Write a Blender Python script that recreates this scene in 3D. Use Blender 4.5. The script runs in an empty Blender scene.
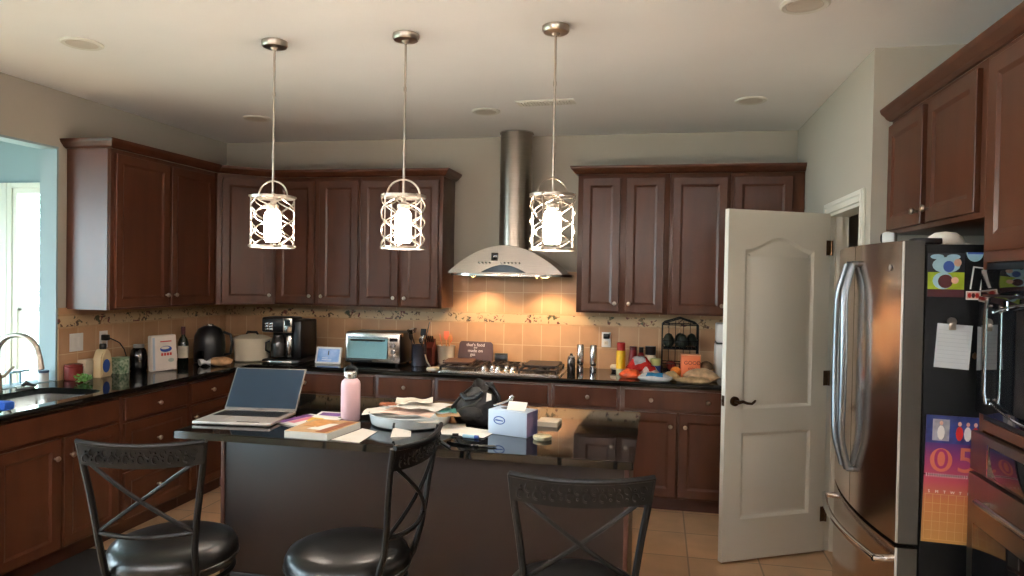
import bpy, bmesh, math, random
from math import sin, cos, pi, radians as RD
from mathutils import Vector as V, Matrix as MX
from mathutils.geometry import tessellate_polygon
random.seed(7)
S = bpy.context.scene
COL = S.collection

# ---------------------------------------------------------------- materials
def lin(c):
    return tuple(((v/255)/12.92 if v/255 <= .04045 else ((v/255+.055)/1.055)**2.4) for v in c) + (1,)
MATS = {}
def mat(name, rgb, rough=.5, metal=0, var=0, scale=20, stretch=(1,1,1), bump=0, coat=0, emit=0, trans=0, spec=.5, ior=1.45, rgb2=None, aniso=0):
    if name in MATS: return MATS[name]
    m = bpy.data.materials.new(name); m.use_nodes = True; MATS[name] = m
    nt = m.node_tree; b = nt.nodes['Principled BSDF']
    b.inputs['Base Color'].default_value = lin(rgb)
    b.inputs['Roughness'].default_value = rough; b.inputs['Metallic'].default_value = metal
    b.inputs['Specular IOR Level'].default_value = spec; b.inputs['IOR'].default_value = ior
    b.inputs['Coat Weight'].default_value = coat; b.inputs['Coat Roughness'].default_value = .12
    b.inputs['Transmission Weight'].default_value = trans
    if emit:
        b.inputs['Emission Color'].default_value = lin(rgb); b.inputs['Emission Strength'].default_value = emit
    tc = nt.nodes.new('ShaderNodeTexCoord'); mp = nt.nodes.new('ShaderNodeMapping')
    mp.inputs['Scale'].default_value = stretch
    nt.links.new(tc.outputs['Object'], mp.inputs['Vector'])
    ns = nt.nodes.new('ShaderNodeTexNoise'); ns.inputs['Scale'].default_value = scale; ns.inputs['Detail'].default_value = 4
    nt.links.new(mp.outputs[0], ns.inputs['Vector'])
    if var or rgb2:
        mx = nt.nodes.new('ShaderNodeMix'); mx.data_type = 'RGBA'
        c = lin(rgb); mx.inputs['A'].default_value = tuple(v*(1-var) for v in c[:3])+(1,)
        mx.inputs['B'].default_value = lin(rgb2) if rgb2 else tuple(min(1, v*(1+var)) for v in c[:3])+(1,)
        rp = nt.nodes.new('ShaderNodeMapRange'); rp.inputs['From Min'].default_value = .35; rp.inputs['From Max'].default_value = .65
        nt.links.new(ns.outputs['Fac'], rp.inputs['Value']); nt.links.new(rp.outputs[0], mx.inputs['Factor'])
        nt.links.new(mx.outputs['Result'], b.inputs['Base Color'])
    if bump:
        bp = nt.nodes.new('ShaderNodeBump'); bp.inputs['Strength'].default_value = bump; bp.inputs['Distance'].default_value = .01
        nt.links.new(ns.outputs['Fac'], bp.inputs['Height']); nt.links.new(bp.outputs[0], b.inputs['Normal'])
    return m

def tile_mat(name, c1, c2, grout, w, h, uv, off=(0,0), mortar=.006, rough=.3, staggered=0, bump=.3):
    m = bpy.data.materials.new(name); m.use_nodes = True; MATS[name] = m
    nt = m.node_tree; N = nt.nodes; L = nt.links; b = N['Principled BSDF']
    tc = N.new('ShaderNodeTexCoord'); sp = N.new('ShaderNodeSeparateXYZ'); cb = N.new('ShaderNodeCombineXYZ')
    L.new(tc.outputs['Object'], sp.inputs[0])
    for k, ax in enumerate(uv):
        ad = N.new('ShaderNodeMath'); ad.operation = 'ADD'; ad.inputs[1].default_value = -off[k] + 40*(w, h)[k]
        L.new(sp.outputs[ax], ad.inputs[0]); L.new(ad.outputs[0], cb.inputs[k])
    br = N.new('ShaderNodeTexBrick'); br.offset = staggered; br.squash = 1
    br.inputs['Scale'].default_value = 1; br.inputs['Brick Width'].default_value = w; br.inputs['Row Height'].default_value = h
    br.inputs['Mortar Size'].default_value = mortar/2; br.inputs['Mortar Smooth'].default_value = .2
    br.inputs['Color1'].default_value = lin(c1); br.inputs['Color2'].default_value = lin(c2); br.inputs['Mortar'].default_value = lin(grout)
    L.new(cb.outputs[0], br.inputs['Vector'])
    ns = N.new('ShaderNodeTexNoise'); ns.inputs['Scale'].default_value = 5; ns.inputs['Detail'].default_value = 5
    L.new(tc.outputs['Object'], ns.inputs['Vector'])
    mr = N.new('ShaderNodeMapRange'); mr.inputs['To Min'].default_value = .72; mr.inputs['To Max'].default_value = 1.28; L.new(ns.outputs['Fac'], mr.inputs['Value'])
    mx = N.new('ShaderNodeMix'); mx.data_type = 'RGBA'; mx.blend_type = 'MULTIPLY'; mx.inputs['Factor'].default_value = 1
    L.new(br.outputs['Color'], mx.inputs['A']); L.new(mr.outputs[0], mx.inputs['B']); L.new(mx.outputs['Result'], b.inputs['Base Color'])
    bp = N.new('ShaderNodeBump'); bp.inputs['Strength'].default_value = bump; bp.inputs['Distance'].default_value = .004; bp.invert = True
    L.new(br.outputs['Fac'], bp.inputs['Height']); L.new(bp.outputs[0], b.inputs['Normal'])
    b.inputs['Roughness'].default_value = rough
    return m

def border_mat(name, uv):
    m = bpy.data.materials.new(name); m.use_nodes = True
    nt = m.node_tree; N = nt.nodes; L = nt.links; b = N['Principled BSDF']
    tc = N.new('ShaderNodeTexCoord'); sp = N.new('ShaderNodeSeparateXYZ'); cb = N.new('ShaderNodeCombineXYZ')
    L.new(tc.outputs['Object'], sp.inputs[0]); L.new(sp.outputs[uv[0]], cb.inputs[0]); L.new(sp.outputs['Z'], cb.inputs[1])
    vo = N.new('ShaderNodeTexVoronoi'); vo.inputs['Scale'].default_value = 34; vo.voronoi_dimensions = '2D'
    L.new(cb.outputs[0], vo.inputs['Vector'])
    ns = N.new('ShaderNodeTexNoise'); ns.inputs['Scale'].default_value = 9; L.new(cb.outputs[0], ns.inputs['Vector'])
    th = N.new('ShaderNodeMath'); th.operation = 'GREATER_THAN'; th.inputs[1].default_value = .48; L.new(ns.outputs['Fac'], th.inputs[0])
    n2 = N.new('ShaderNodeTexNoise'); n2.inputs['Scale'].default_value = 24; n2.inputs['Detail'].default_value = 3; n2.inputs['Distortion'].default_value = 1.2; L.new(cb.outputs[0], n2.inputs['Vector'])
    d = N.new('ShaderNodeMapRange'); d.inputs['From Min'].default_value = .53; d.inputs['From Max'].default_value = .58; L.new(n2.outputs['Fac'], d.inputs['Value'])
    mu = N.new('ShaderNodeMath'); mu.operation = 'MULTIPLY'; L.new(th.outputs[0], mu.inputs[0]); L.new(d.outputs[0], mu.inputs[1])
    # keep the fruit motif off the two rims of the strip
    rp = N.new('ShaderNodeValToRGB'); rp.color_ramp.interpolation = 'CONSTANT'
    e = rp.color_ramp.elements; e[0].color = lin((84,58,44)); e[1].position = .35; e[1].color = lin((70,72,46))
    x = e.new(.6); x.color = lin((110,52,44)); x = e.new(.8); x.color = lin((120,92,56))
    sc = N.new('ShaderNodeSeparateColor'); L.new(vo.outputs['Color'], sc.inputs[0]); L.new(sc.outputs[0], rp.inputs[0])
    mx = N.new('ShaderNodeMix'); mx.data_type = 'RGBA'; mx.inputs['A'].default_value = lin((196,168,130))
    L.new(mu.outputs[0], mx.inputs['Factor']); L.new(rp.outputs[0], mx.inputs['B']); L.new(mx.outputs['Result'], b.inputs['Base Color'])
    b.inputs['Roughness'].default_value = .35
    return m

WOOD = mat('cherry_wood', (76,42,27), .31, var=.16, scale=3.2, stretch=(3,3,.5), spec=.42)
WOODD = mat('cherry_wood_dark', (70,36,26), .4, var=.1, scale=5, stretch=(1,1,.4))
GRAN = mat('black_granite', (8,8,8), .04, var=0, scale=380, rgb2=(22,21,19))
WALL = mat('greige_paint', (178,171,158), .75, var=.015, scale=2, bump=.03)
CEIL = mat('ceiling_paint', (241,239,236), .85, var=.01, scale=3)
TRIM = mat('white_trim_paint', (222,219,208), .4, var=.01, scale=4)
SUNW = mat('sunroom_paint', (146,164,170), .7, var=.01, scale=4)
STEEL = mat('stainless_steel', (196,190,184), .22, 1, var=.06, scale=6, stretch=(1,1,30))
STEELV = mat('brushed_steel', (196,178,164), .16, 1, var=.04, scale=8, stretch=(30,30,1))
NICK = mat('brushed_nickel', (186,176,164), .28, 1, var=.05, scale=40)
CHROME = mat('chrome', (225,225,228), .08, 1, var=.02, scale=20)
BLKM = mat('black_iron', (5,5,6), .42, 0, var=.25, scale=60, bump=.05, spec=.25)
VINYL = mat('black_vinyl', (9,8,9), .3, 0, var=.15, scale=90, bump=.06, spec=.6)
BLK = mat('black_plastic', (16,16,18), .3, var=.1, scale=30)
BLKG = mat('black_glass', (8,8,10), .05, var=.1, scale=3, spec=.7)
BLKE = mat('fridge_side_black', (6,6,7), .5, var=.12, scale=200, spec=.15)
DKGREY = mat('dark_grey_steel', (78,76,70), .35, .7, var=.05, scale=30)
WHITE = mat('white_plastic', (232,230,226), .35, var=.01, scale=10)
PAPER = mat('white_paper', (234,229,220), .8, var=.03, scale=12)
CREAM = mat('cream_enamel', (222,210,190), .3, var=.02, scale=8)
BRONZE = mat('oil_bronze', (84,62,44), .3, .9, var=.2, scale=30)
RED = mat('red_paint', (176,34,30), .35, var=.05, scale=15)
BLUE = mat('blue_ink', (48,82,160), .45, var=.05, scale=15)
YEL = mat('yellow_print', (236,190,30), .4, var=.04, scale=15)
GREEN = mat('leaf_green', (96,136,58), .6, var=.3, scale=40)
ORANGE = mat('orange_print', (232,118,66), .5, var=.06, scale=20)
INK = mat('dark_ink', (50,44,44), .6, var=.05, scale=30)
GOLDL = mat('tan_paper', (196,158,116), .6, var=.08, scale=25)

# ---------------------------------------------------------------- mesh builder
class G:
    def __init__(s, M=None): s.bm = bmesh.new(); s.mats = []; s.M = M
    def _n(s):
        s.main = s.bm; s.bm = bmesh.new(); return 0, 0
    def _fin(s, n, m, T=None):
        if m not in s.mats: s.mats.append(m)
        i = s.mats.index(m); tmp, s.bm = s.bm, s.main
        T2 = MX.Identity(4) if T is None else T
        if s.M is not None: T2 = s.M @ T2
        mp = {v: s.bm.verts.new(T2 @ v.co) for v in tmp.verts}
        for f in tmp.faces: s.bm.faces.new([mp[v] for v in f.verts]).material_index = i
        tmp.free(); return s
    def raw(s, vs, fs, m, T=None):
        n = s._n(); b = [s.bm.verts.new(v) for v in vs]
        for f in fs:
            try: s.bm.faces.new([b[i] for i in f])
            except ValueError: pass
        return s._fin(n, m, T)
    def box(s, a, b, m, bev=0, T=None):
        n = s._n()
        x0,y0,z0 = [min(a[i],b[i]) for i in range(3)]; x1,y1,z1 = [max(a[i],b[i]) for i in range(3)]
        vs = [s.bm.verts.new(p) for p in ((x0,y0,z0),(x1,y0,z0),(x1,y1,z0),(x0,y1,z0),(x0,y0,z1),(x1,y0,z1),(x1,y1,z1),(x0,y1,z1))]
        fs = [s.bm.faces.new([vs[i] for i in q]) for q in ((3,2,1,0),(4,5,6,7),(0,1,5,4),(1,2,6,5),(2,3,7,6),(3,0,4,7))]
        if bev:
            es = list({e for f in fs for e in f.edges})
            bmesh.ops.bevel(s.bm, geom=es, offset=bev, segments=2, affect='EDGES', profile=.5)
        return s._fin(n, m, T)
    def prism(s, pts, z0, z1, m, T=None, bev=0):
        n = s._n(); k = len(pts)
        lo = [s.bm.verts.new((p[0],p[1],z0)) for p in pts]; hi = [s.bm.verts.new((p[0],p[1],z1)) for p in pts]
        s.bm.faces.new(lo[::-1]); top = s.bm.faces.new(hi)
        for i in range(k): s.bm.faces.new((lo[i],lo[(i+1)%k],hi[(i+1)%k],hi[i]))
        if bev: bmesh.ops.bevel(s.bm, geom=list(top.edges), offset=bev, segments=2, affect='EDGES')
        return s._fin(n, m, T)
    def lathe(s, prof, m, c=(0,0,0), seg=24, sx=1, sy=1, T=None):
        n = s._n(); rings = []
        for r, z in prof:
            if r < 1e-6: rings.append([s.bm.verts.new((c[0],c[1],c[2]+z))])
            else: rings.append([s.bm.verts.new((c[0]+sx*r*cos(2*pi*i/seg), c[1]+sy*r*sin(2*pi*i/seg), c[2]+z)) for i in range(seg)])
        for a, b in zip(rings, rings[1:]):
            for i in range(seg):
                j = (i+1) % seg
                q = [a[i%len(a)], a[j%len(a)], b[j%len(b)], b[i%len(b)]]
                u = []
                for v in q:
                    if v not in u: u.append(v)
                if len(u) > 2: s.bm.faces.new(u)
        for r in (rings[0], rings[-1]):
            if len(r) > 2 and prof[0] != prof[-1]: s.bm.faces.new(r if r is rings[-1] else r[::-1])
        return s._fin(n, m, T)
    def cyl(s, p0, p1, r, m, r1=None, seg=14):
        return s.tube([p0, p1], [r, r if r1 is None else r1], m, seg)
    def tube(s, pts, r, m, seg=8, closed=False, flat=1, T=None):
        n = s._n(); P = [V(p) for p in pts]; k = len(P)
        R = r if isinstance(r, (list, tuple)) else [r]*k
        up = None; rings = []
        for i in range(k):
            a = P[i-1] if (i or closed) else P[i]; b = P[(i+1)%k] if (i < k-1 or closed) else P[i]
            t = (b-a).normalized()
            if up is None:
                up = V((0,0,1)) if abs(t.z) < .9 else V((1,0,0))
            up = (up - t*up.dot(t)).normalized(); w = t.cross(up)
            rings.append([s.bm.verts.new(P[i] + (up*cos(2*pi*j/seg)*flat + w*sin(2*pi*j/seg))*R[i]) for j in range(seg)])
        for i in range(k if closed else k-1):
            a, b = rings[i], rings[(i+1)%k]
            for j in range(seg): s.bm.faces.new((a[j], a[(j+1)%seg], b[(j+1)%seg], b[j]))
        if not closed: s.bm.faces.new(rings[0][::-1]); s.bm.faces.new(rings[-1])
        return s._fin(n, m, T)
    def ball(s, c, r, m, sub=2, noise=0, T=None):
        n = s._n(); r = (r,)*3 if not isinstance(r, tuple) else r
        res = bmesh.ops.create_icosphere(s.bm, subdivisions=sub, radius=1)
        for v in res['verts']:
            k = 1 + (random.uniform(-noise, noise) if noise else 0)
            v.co = V((c[0]+v.co.x*r[0]*k, c[1]+v.co.y*r[1]*k, c[2]+v.co.z*r[2]*k))
        return s._fin(n, m, T)
    def panel(s, w, h, t, holes, m, mh=None, d=.009, rim=.006, slope=.012, raise_=0, o=(0,0,0)):
        """slab in the xz plane, front at y=-t, recessed panels with sloping rims"""
        n = s._n(); bm = s.bm; e = .0025
        out = [(0,0),(w,0),(w,h),(0,h)]; fo = [(e,e),(w-e,e),(w-e,h-e),(e,h-e)]
        bk = [bm.verts.new((x,0,z)) for x,z in out]; md = [bm.verts.new((x,-t+e,z)) for x,z in out]; fr = [bm.verts.new((x,-t,z)) for x,z in fo]
        bm.faces.new(bk[::-1])
        for A,B in ((bk,md),(md,fr)):
            for i in range(4): bm.faces.new((A[i],A[(i+1)%4],B[(i+1)%4],B[i]))
        loops = [fr]; polys = [[V((v.co.x,v.co.z,0)) for v in fr]]
        for H in holes:
            L = [bm.verts.new((x,-t,z)) for x,z in H]; loops.append(L); polys.append([V((x,z,0)) for x,z in H])
        flat = [v for L in loops for v in L]
        for tri in tessellate_polygon(polys):
            try: bm.faces.new([flat[i] for i in tri])
            except ValueError: pass
        def inset(H, q):
            k = len(H); r = []
            for i in range(k):
                a, b, c = V(H[i-1]), V(H[i]), V(H[(i+1)%k])
                n1 = V((-(b-a).y, (b-a).x)).normalized(); n2 = V((-(c-b).y, (c-b).x)).normalized()
                nn = (n1+n2); nn = nn/max(.3, nn.dot(n1)) 
                r.append((b.x+nn.x*q, b.y+nn.y*q))
            return r
        for H, L in zip(holes, loops[1:]):
            prev = L
            steps = [(rim, d*.35), (rim+slope, d)]
            if raise_: steps += [(rim+slope+.012, d), (rim+slope+.03, d-raise_)]
            for q, dd in steps:
                I = inset(H, q); cur = [bm.verts.new((x, -t+dd, z)) for x,z in I]; k = len(H)
                for i in range(k): bm.faces.new((prev[i], prev[(i+1)%k], cur[(i+1)%k], cur[i]))
                prev = cur
            bm.faces.new(prev)
        T = MX.Translation(o)
        return s._fin(n, m, T)
    def build(s, name, parent=None, loc=None, rot=None, ang=38, flat=False, fixn=True):
        if fixn: bmesh.ops.recalc_face_normals(s.bm, faces=s.bm.faces[:])
        me = bpy.data.meshes.new(name); s.bm.to_mesh(me); s.bm.free()
        for m in s.mats: me.materials.append(m)
        if not flat:
            for p in me.polygons: p.use_smooth = True
            me.set_sharp_from_angle(angle=RD(ang))
        o = bpy.data.objects.new(name, me); COL.objects.link(o)
        if parent: o.parent = parent
        if loc: o.location = loc
        if rot: o.rotation_euler = rot
        return o

def tag(o, label=None, cat=None, group=None, kind=None):
    if label: o['label'] = label
    if cat: o['category'] = cat
    if group: o['group'] = group
    if kind: o['kind'] = kind
    return o
def thing(name, label, cat, loc=(0,0,0), rz=0, group=None, rx=0):
    o = bpy.data.objects.new(name, None); COL.objects.link(o); o.empty_display_size = .05
    o.location = loc; o.rotation_euler = (rx,0,rz); return tag(o, label, cat, group)
def struct(g, name, **k):
    o = g.build(name, **k); o['kind'] = 'structure'; return o
def copy_tree(o, parent=None):
    c = o.copy(); COL.objects.link(c)
    if parent: c.parent = parent
    for ch in list(o.children): copy_tree(ch, c)
    return c
def text(name, body, size, m, loc, rot, parent=None, ext=.0006, align='CENTER', sx=1):
    cu = bpy.data.curves.new(name, 'FONT'); cu.body = body; cu.size = size; cu.extrude = ext; cu.align_x = align; cu.align_y = 'CENTER'
    q = bpy.data.objects.new('tmp', cu); COL.objects.link(q); me = bpy.data.meshes.new_from_object(q.evaluated_get(bpy.context.evaluated_depsgraph_get())); bpy.data.objects.remove(q)
    me.materials.clear(); me.materials.append(m); o = bpy.data.objects.new(name, me); COL.objects.link(o); o.location = loc; o.rotation_euler = rot; o.scale = (sx,1,1)
    if parent: o.parent = parent
    return o
def rrect(x0, y0, x1, y1, r, k=4):
    P = []
    for cx, cy, a in ((x1-r,y0+r,-90),(x1-r,y1-r,0),(x0+r,y1-r,90),(x0+r,y0+r,180)):
        for i in range(k+1): t = RD(a+90*i/k); P.append((cx+r*cos(t), cy+r*sin(t)))
    return P

# ---------------------------------------------------------------- setting
XL, XR, XP, H = -2.664, 2.83, 2.113, 2.77
YS, YB = -1.95, -9.0
CT = .914
g = G(); g.box((-6,YB-.1,-.1),(XR+.1,.1,0), tile_mat('floor_tile', (214,176,138), (200,162,126), (150,124,98), .405, .405, ('X','Y'), (1.31,-1.40), mortar=.01, rough=.28)); struct(g, 'floor')
g = G(); g.box((XL,YB-.1,H),(XR+.1,.1,H+.1), CEIL); struct(g, 'ceiling')
g = G(); g.box((-2.785,0,0),(XR+.1,.12,H), WALL); struct(g, 'wall_back')
# left wall with the sink pass-through and a wide doorway to the sunroom
OY0, OY1, OZ0, OZ1 = -3.35, -1.81, .918, 2.41
DY0, DY1, DZ = -6.3, -3.5, 2.41
g = G(); xa, xb = XL-.12, XL
g.box((xa,OY1,0),(xb,0,H), WALL); g.box((xa,OY0,0),(xb,OY1,OZ0-.03), WALL); g.box((xa,OY0,OZ1),(xb,OY1,H), WALL)
g.box((xa,DY1,0),(xb,OY0,H), WALL); g.box((xa,DY0,DZ),(xb,DY1,H), WALL); g.box((xa,YB,0),(xb,DY0,H), WALL)
struct(g, 'wall_left')
g = G()   # painted lining of the pass-through
g.box((xa-.004,OY1-.014,OZ0),(xb+.003,OY1,OZ1), SUNW); g.box((xa-.004,OY0,OZ1-.014),(xb+.003,OY1-.014,OZ1), SUNW)
g.box((xa-.02,OY0,OZ0-.03),(xb-.001,OY1,OZ0), SUNW); g.box((xa-.004,OY0,OZ0),(xb+.003,OY0+.014,OZ1), SUNW)
struct(g, 'trim_passthrough')
# pantry wall with doorway
PY0, PY1, PZ = -1.80, -1.065, 2.045
g = G(); g.box((XP,PY1,0),(XP+.11,0,H), WALL); g.box((XP,YS,0),(XP+.11,PY0,H), WALL); g.box((XP,PY0,PZ),(XP+.11,PY1,H), WALL); struct(g, 'wall_pantry')
g = G(); g.box((XP+.11,YS,0),(XR,YS+.11,H), WALL); struct(g, 'wall_fridge_recess')
g = G(); g.box((XR,YB,0),(XR+.12,.12,H), WALL); struct(g, 'wall_right')
def casing(g, y0, y1, z1, x, w=.062, t=.016):
    for a, b in ((y0-w, y0), (y1, y1+w)): g.box((x-t,a,0),(x,b,z1+w), TRIM, .004); g.box((x-t-.006,a+.008,0),(x-t,a+.03,z1+w-.008), TRIM, .003)
    g.box((x-t,y0,z1),(x,y1,z1+w), TRIM, .004); g.box((x-t-.006,y0-.03,z1+w-.03),(x-t,y1+.03,z1+w-.008), TRIM, .003)
g = G(); casing(g, PY0, PY1, PZ, XP)
for a, b in ((PY0, PY0+.018), (PY1-.018, PY1)): g.box((XP-.002,a,0),(XP+.112,b,PZ), TRIM)
g.box((XP-.002,PY0,PZ-.018),(XP+.112,PY1,PZ), TRIM); g.box((XP+.04,PY1-.032,0),(XP+.075,PY1-.018,PZ-.018), TRIM)
struct(g, 'trim_doorway')
g = G()  # rear wall, out of view, coloured dark to cut bounce and reflections
g.box((XL-.12,YB-.12,0),(XR+.12,YB,H), mat('bounce_damping_paint', (84,74,66), .8, var=.02, scale=2))
struct(g, 'wall_rear')
GLASS = bpy.data.materials.new('window_glass'); GLASS.use_nodes = True
nt = GLASS.node_tree; nt.nodes.remove(nt.nodes['Principled BSDF']); tr = nt.nodes.new('ShaderNodeBsdfTransparent'); gl = nt.nodes.new('ShaderNodeBsdfGlossy'); mxs = nt.nodes.new('ShaderNodeMixShader')
gl.inputs['Roughness'].default_value = .02; mxs.inputs[0].default_value = .06; tr.inputs[0].default_value = (.95,.98,.98,1)
nt.links.new(tr.outputs[0], mxs.inputs[1]); nt.links.new(gl.outputs[0], mxs.inputs[2]); nt.links.new(mxs.outputs[0], nt.nodes['Material Output'].inputs[0])
def window(n, M, w, h, two=True, nx=1):
    """double-hung window, local x across, z up, front face at y=0 facing -y"""
    g = G(M)
    f = .045
    g.box((0,-.02,0),(f,.08,h), TRIM); g.box((w-f,-.02,0),(w,.08,h), TRIM); g.box((f,-.02,h-f),(w-f,.08,h), TRIM); g.box((f,-.02,0),(w-f,.08,f), TRIM)
    cw = .043
    for a, b, c, d in ((-cw,0,-cw,h+cw),(w,w+cw,-cw,h+cw),(0,w,h,h+cw),(0,w,-cw,0)): g.box((a,-.036,c),(b,-.02,d), TRIM, .004)
    for k in range(1, nx): g.box((w*k/nx-.03,-.02,f),(w*k/nx+.03,.06,h-f), TRIM)
    if two: g.box((f,-.005,h*.42-.02),(w-f,.05,h*.42+.02), TRIM); g.box((f,-.005,f),(f+.035,.03,h*.42), TRIM); g.box((w-f-.035,-.005,f),(w-f,.03,h*.42), TRIM)
    o = struct(g, 'window_%d' % n)
    g = G(M); g.box((f,.03,f),(w-f,.034,h-f), GLASS); p = g.build('window_pane', o); p['kind'] = 'structure'
# sunroom
SY = -.6
g = G(); wx = [(-5.32,-4.36),(-4.27,-3.31)]
for a, b in ((-5.9,-5.32),(-4.36,-4.27),(-3.31,-2.785)): g.box((a,SY,0),(b,SY+.12,2.9), SUNW)
for a, b in wx: g.box((a,SY,0),(b,SY+.12,.55), SUNW); g.box((a,SY,2.31),(b,SY+.12,2.9), SUNW)
struct(g, 'wall_sunroom_back')
g = G(); g.box((-5.9,YB,2.8),(xa,SY+.12,2.9), SUNW); struct(g, 'ceiling_sunroom')
wy = [(-7.6,-6.4),(-6.2,-5.0),(-4.8,-3.6),(-3.4,-2.2)]
g = G(); e = [YB]+[v for p in wy for v in p]+[SY+.12]
for i in range(0, len(e), 2): g.box((-5.98,e[i],0),(-5.86,e[i+1],2.9), SUNW)
for a, b in wy: g.box((-5.98,a,0),(-5.86,b,.12), SUNW); g.box((-5.98,a,2.4),(-5.86,b,2.9), SUNW)
struct(g, 'wall_sunroom_left')
g = G(); g.box((-5.98,YB-.12,0),(XL-.12,YB,2.9), SUNW); struct(g, 'wall_sunroom_rear')
n = 1
for a, b in wx: window(n, MX.Translation((a,SY,.55)), b-a, 1.76); n += 1
for a, b in wy: window(n, MX.Translation((-5.86,a,.12)) @ MX.Rotation(pi/2,4,'Z'), b-a, 2.28); n += 1
# outside: lawn and trees
g = G(); g.box((-30,-30,-.5),(20,30,-.15), mat('lawn_grass', (150,156,136), .9, var=.2, scale=3)); struct(g, 'ground_outside')
def tree(x, y, h, r, label):
    t = thing('tree', label, 'tree', (x,y,-.15), group='trees outside the sunroom')
    g = G(); g.tube([(0,0,0),(.05,0,h*.3),(0,.05,h*.7)], [.14,.1,.05], mat('bark', (110,90,72), .9, var=.2), 8); g.build('trunk', t)
    g = G(); lm = mat('tree_leaf', (150,190,130), .7, var=.25, scale=2); vs = []; fs = []
    for i in range(1500):
        u = V((random.gauss(0,1), random.gauss(0,1), random.gauss(0,1))).normalized()*(r*random.uniform(.5,1))
        c = V((u.x, u.y, h*.62+u.z*1.2)); a = V((random.gauss(0,1),random.gauss(0,1),random.gauss(0,1))).normalized(); b = a.cross(V((random.gauss(0,1),random.gauss(0,1),random.gauss(0,1)))).normalized()
        q = .11; k = len(vs); vs += [c+a*q, c+b*q*.5, c-a*q, c-b*q*.5]; fs.append((k,k+1,k+2,k+3))
    g.raw(vs, fs, lm); g.build('foliage', t, fixn=False, flat=True)
tree(-7.2, 4.6, 4.2, 1.5, 'pale green leafy tree outside the sunroom window by the sink')
tree(-10.4, 6.4, 5.0, 1.9, 'tall green tree farther off behind the window mullion')

# backsplash
T1, T2, GR = (198,158,122), (188,147,111), (214,184,148)
lowb = tile_mat('backsplash_low', T1, T2, GR, .155, .172, ('X','Z'), (-.119,.907), rough=.25); upb = tile_mat('backsplash_high', T1, T2, GR, .155, .172, ('X','Z'), (-.119,1.333), rough=.25)
lowl = tile_mat('backsplash_low_side', T1, T2, GR, .155, .172, ('Y','Z'), (-1.81,.907), rough=.25)
BX, BY = border_mat('fruit_border', 'X'), border_mat('fruit_border_side', 'Y')
LINE = mat('border_liner', (184,148,108), .3, var=.1, scale=20)
g = G(); t = .012
g.box((XL+t,-t,CT),(XP,0,1.251), lowb); g.box((XL+t,-t,1.251),(XP,0,1.333), BX); g.box((XL+t,-t,1.333),(XP,0,1.38), upb); g.box((-.56,-t,1.38),(.505,0,1.68), upb)
for z in (1.251,1.333): g.box((XL+t,-t-.003,z-.006),(XP,-.001,z+.006), LINE)
struct(g, 'trim_backsplash_back')
g = G(); g.box((XL,OY1,CT),(XL+t,0,1.251), lowl); g.box((XL,OY1,1.251),(XL+t,0,1.333), BY); g.box((XL,OY1,1.333),(XL+t,0,1.38), lowl)
for z in (1.251,1.333): g.box((XL+.001,OY1,z-.006),(XL+t+.003,0,z+.006), LINE)
struct(g, 'trim_backsplash_left')

# ---------------------------------------------------------------- cabinets
def knob(parent, x, y, z, name='knob'):
    g = G(); g.lathe([(0.006,0),(.005,.012),(.013,.018),(.0155,.024),(.012,.031),(0,.033)], NICK, seg=12)
    return g.build(name, parent, (x,y,z), (pi/2,0,0))
def shaker(parent, name, x0, x1, z0, z1, kn=(), fr=.055, wood=None):
    w, h = x1-x0, z1-z0; g = G()
    holes = [[(fr,fr),(w-fr,fr),(w-fr,h-fr),(fr,h-fr)]] if h > .22 else []
    if not holes: fr2 = .028; holes = [[(fr2,fr2*.8),(w-fr2,fr2*.8),(w-fr2,h-fr2*.8),(fr2,h-fr2*.8)]]
    g.panel(w, h, .02, holes, wood or WOOD, d=.008 if h > .22 else -.0001, slope=.01 if h > .22 else .003, raise_=0)
    d = g.build(name, parent, (x0,-.001,z0), ang=20)
    for kx, kz in kn: knob(d, kx-x0, -.019, kz-z0)
    return d
def cabinet(name, label, ox, oy, rz, w, depth, z0, z1, fronts, toe=0, cat='cabinet', group=None, hollow=0):
    t = thing(name, label, cat, (ox,oy,z0), rz, group); h = z1-z0
    g = G()
    if hollow: g.box((.0005,0,toe),(w-.0005,depth,hollow), WOOD, .002); g.box((.0005,0,hollow),(w-.0005,.018,h), WOOD); g.box((.0005,.018,hollow),(.012,depth,h), WOOD); g.box((w-.012,.018,hollow),(w-.0005,depth,h), WOOD)
    else: g.box((0.0005,0,toe),(w-.0005,depth,h), WOOD, .002)
    if toe: g.box((.002,.07,0),(w-.002,depth,toe), WOODD)
    g.build('carcass', t)
    for f in fronts: shaker(t, f[0], f[1], f[2], f[3]-z0, f[4]-z0, [(a, b-z0) for a, b in f[5]])
    return t
UB, UT = 1.372, 2.41
DZ0, DZ1 = UB+.014, UT-.03
kz = 1.447
# back wall, right of the hood
cabinet('wall_cabinet', 'brown two-door wall cabinet directly right of the range hood', .503, -.33, 0, .677, .328, UB, UT,
  [('door',.038,.318,DZ0,DZ1,[(.288,kz)]), ('door',.362,.64,DZ0,DZ1,[(.392,kz)])], group='wall cabinets')
cabinet('wall_cabinet', 'brown wall cabinet with one wide door, between the two-door unit and the pantry door', 1.18, -.33, 0, .43, .328, UB, UT,
  [('door',.022,.405,DZ0,DZ1,[(.378,kz)])], group='wall cabinets')
cabinet('wall_cabinet', 'brown wall cabinet at the right end of the back wall, mostly behind the white door', 1.61, -.33, 0, XP-1.612, .328, UB, UT,
  [('door',.02,.42,DZ0,DZ1,[(.05,kz)])], group='wall cabinets')
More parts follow.
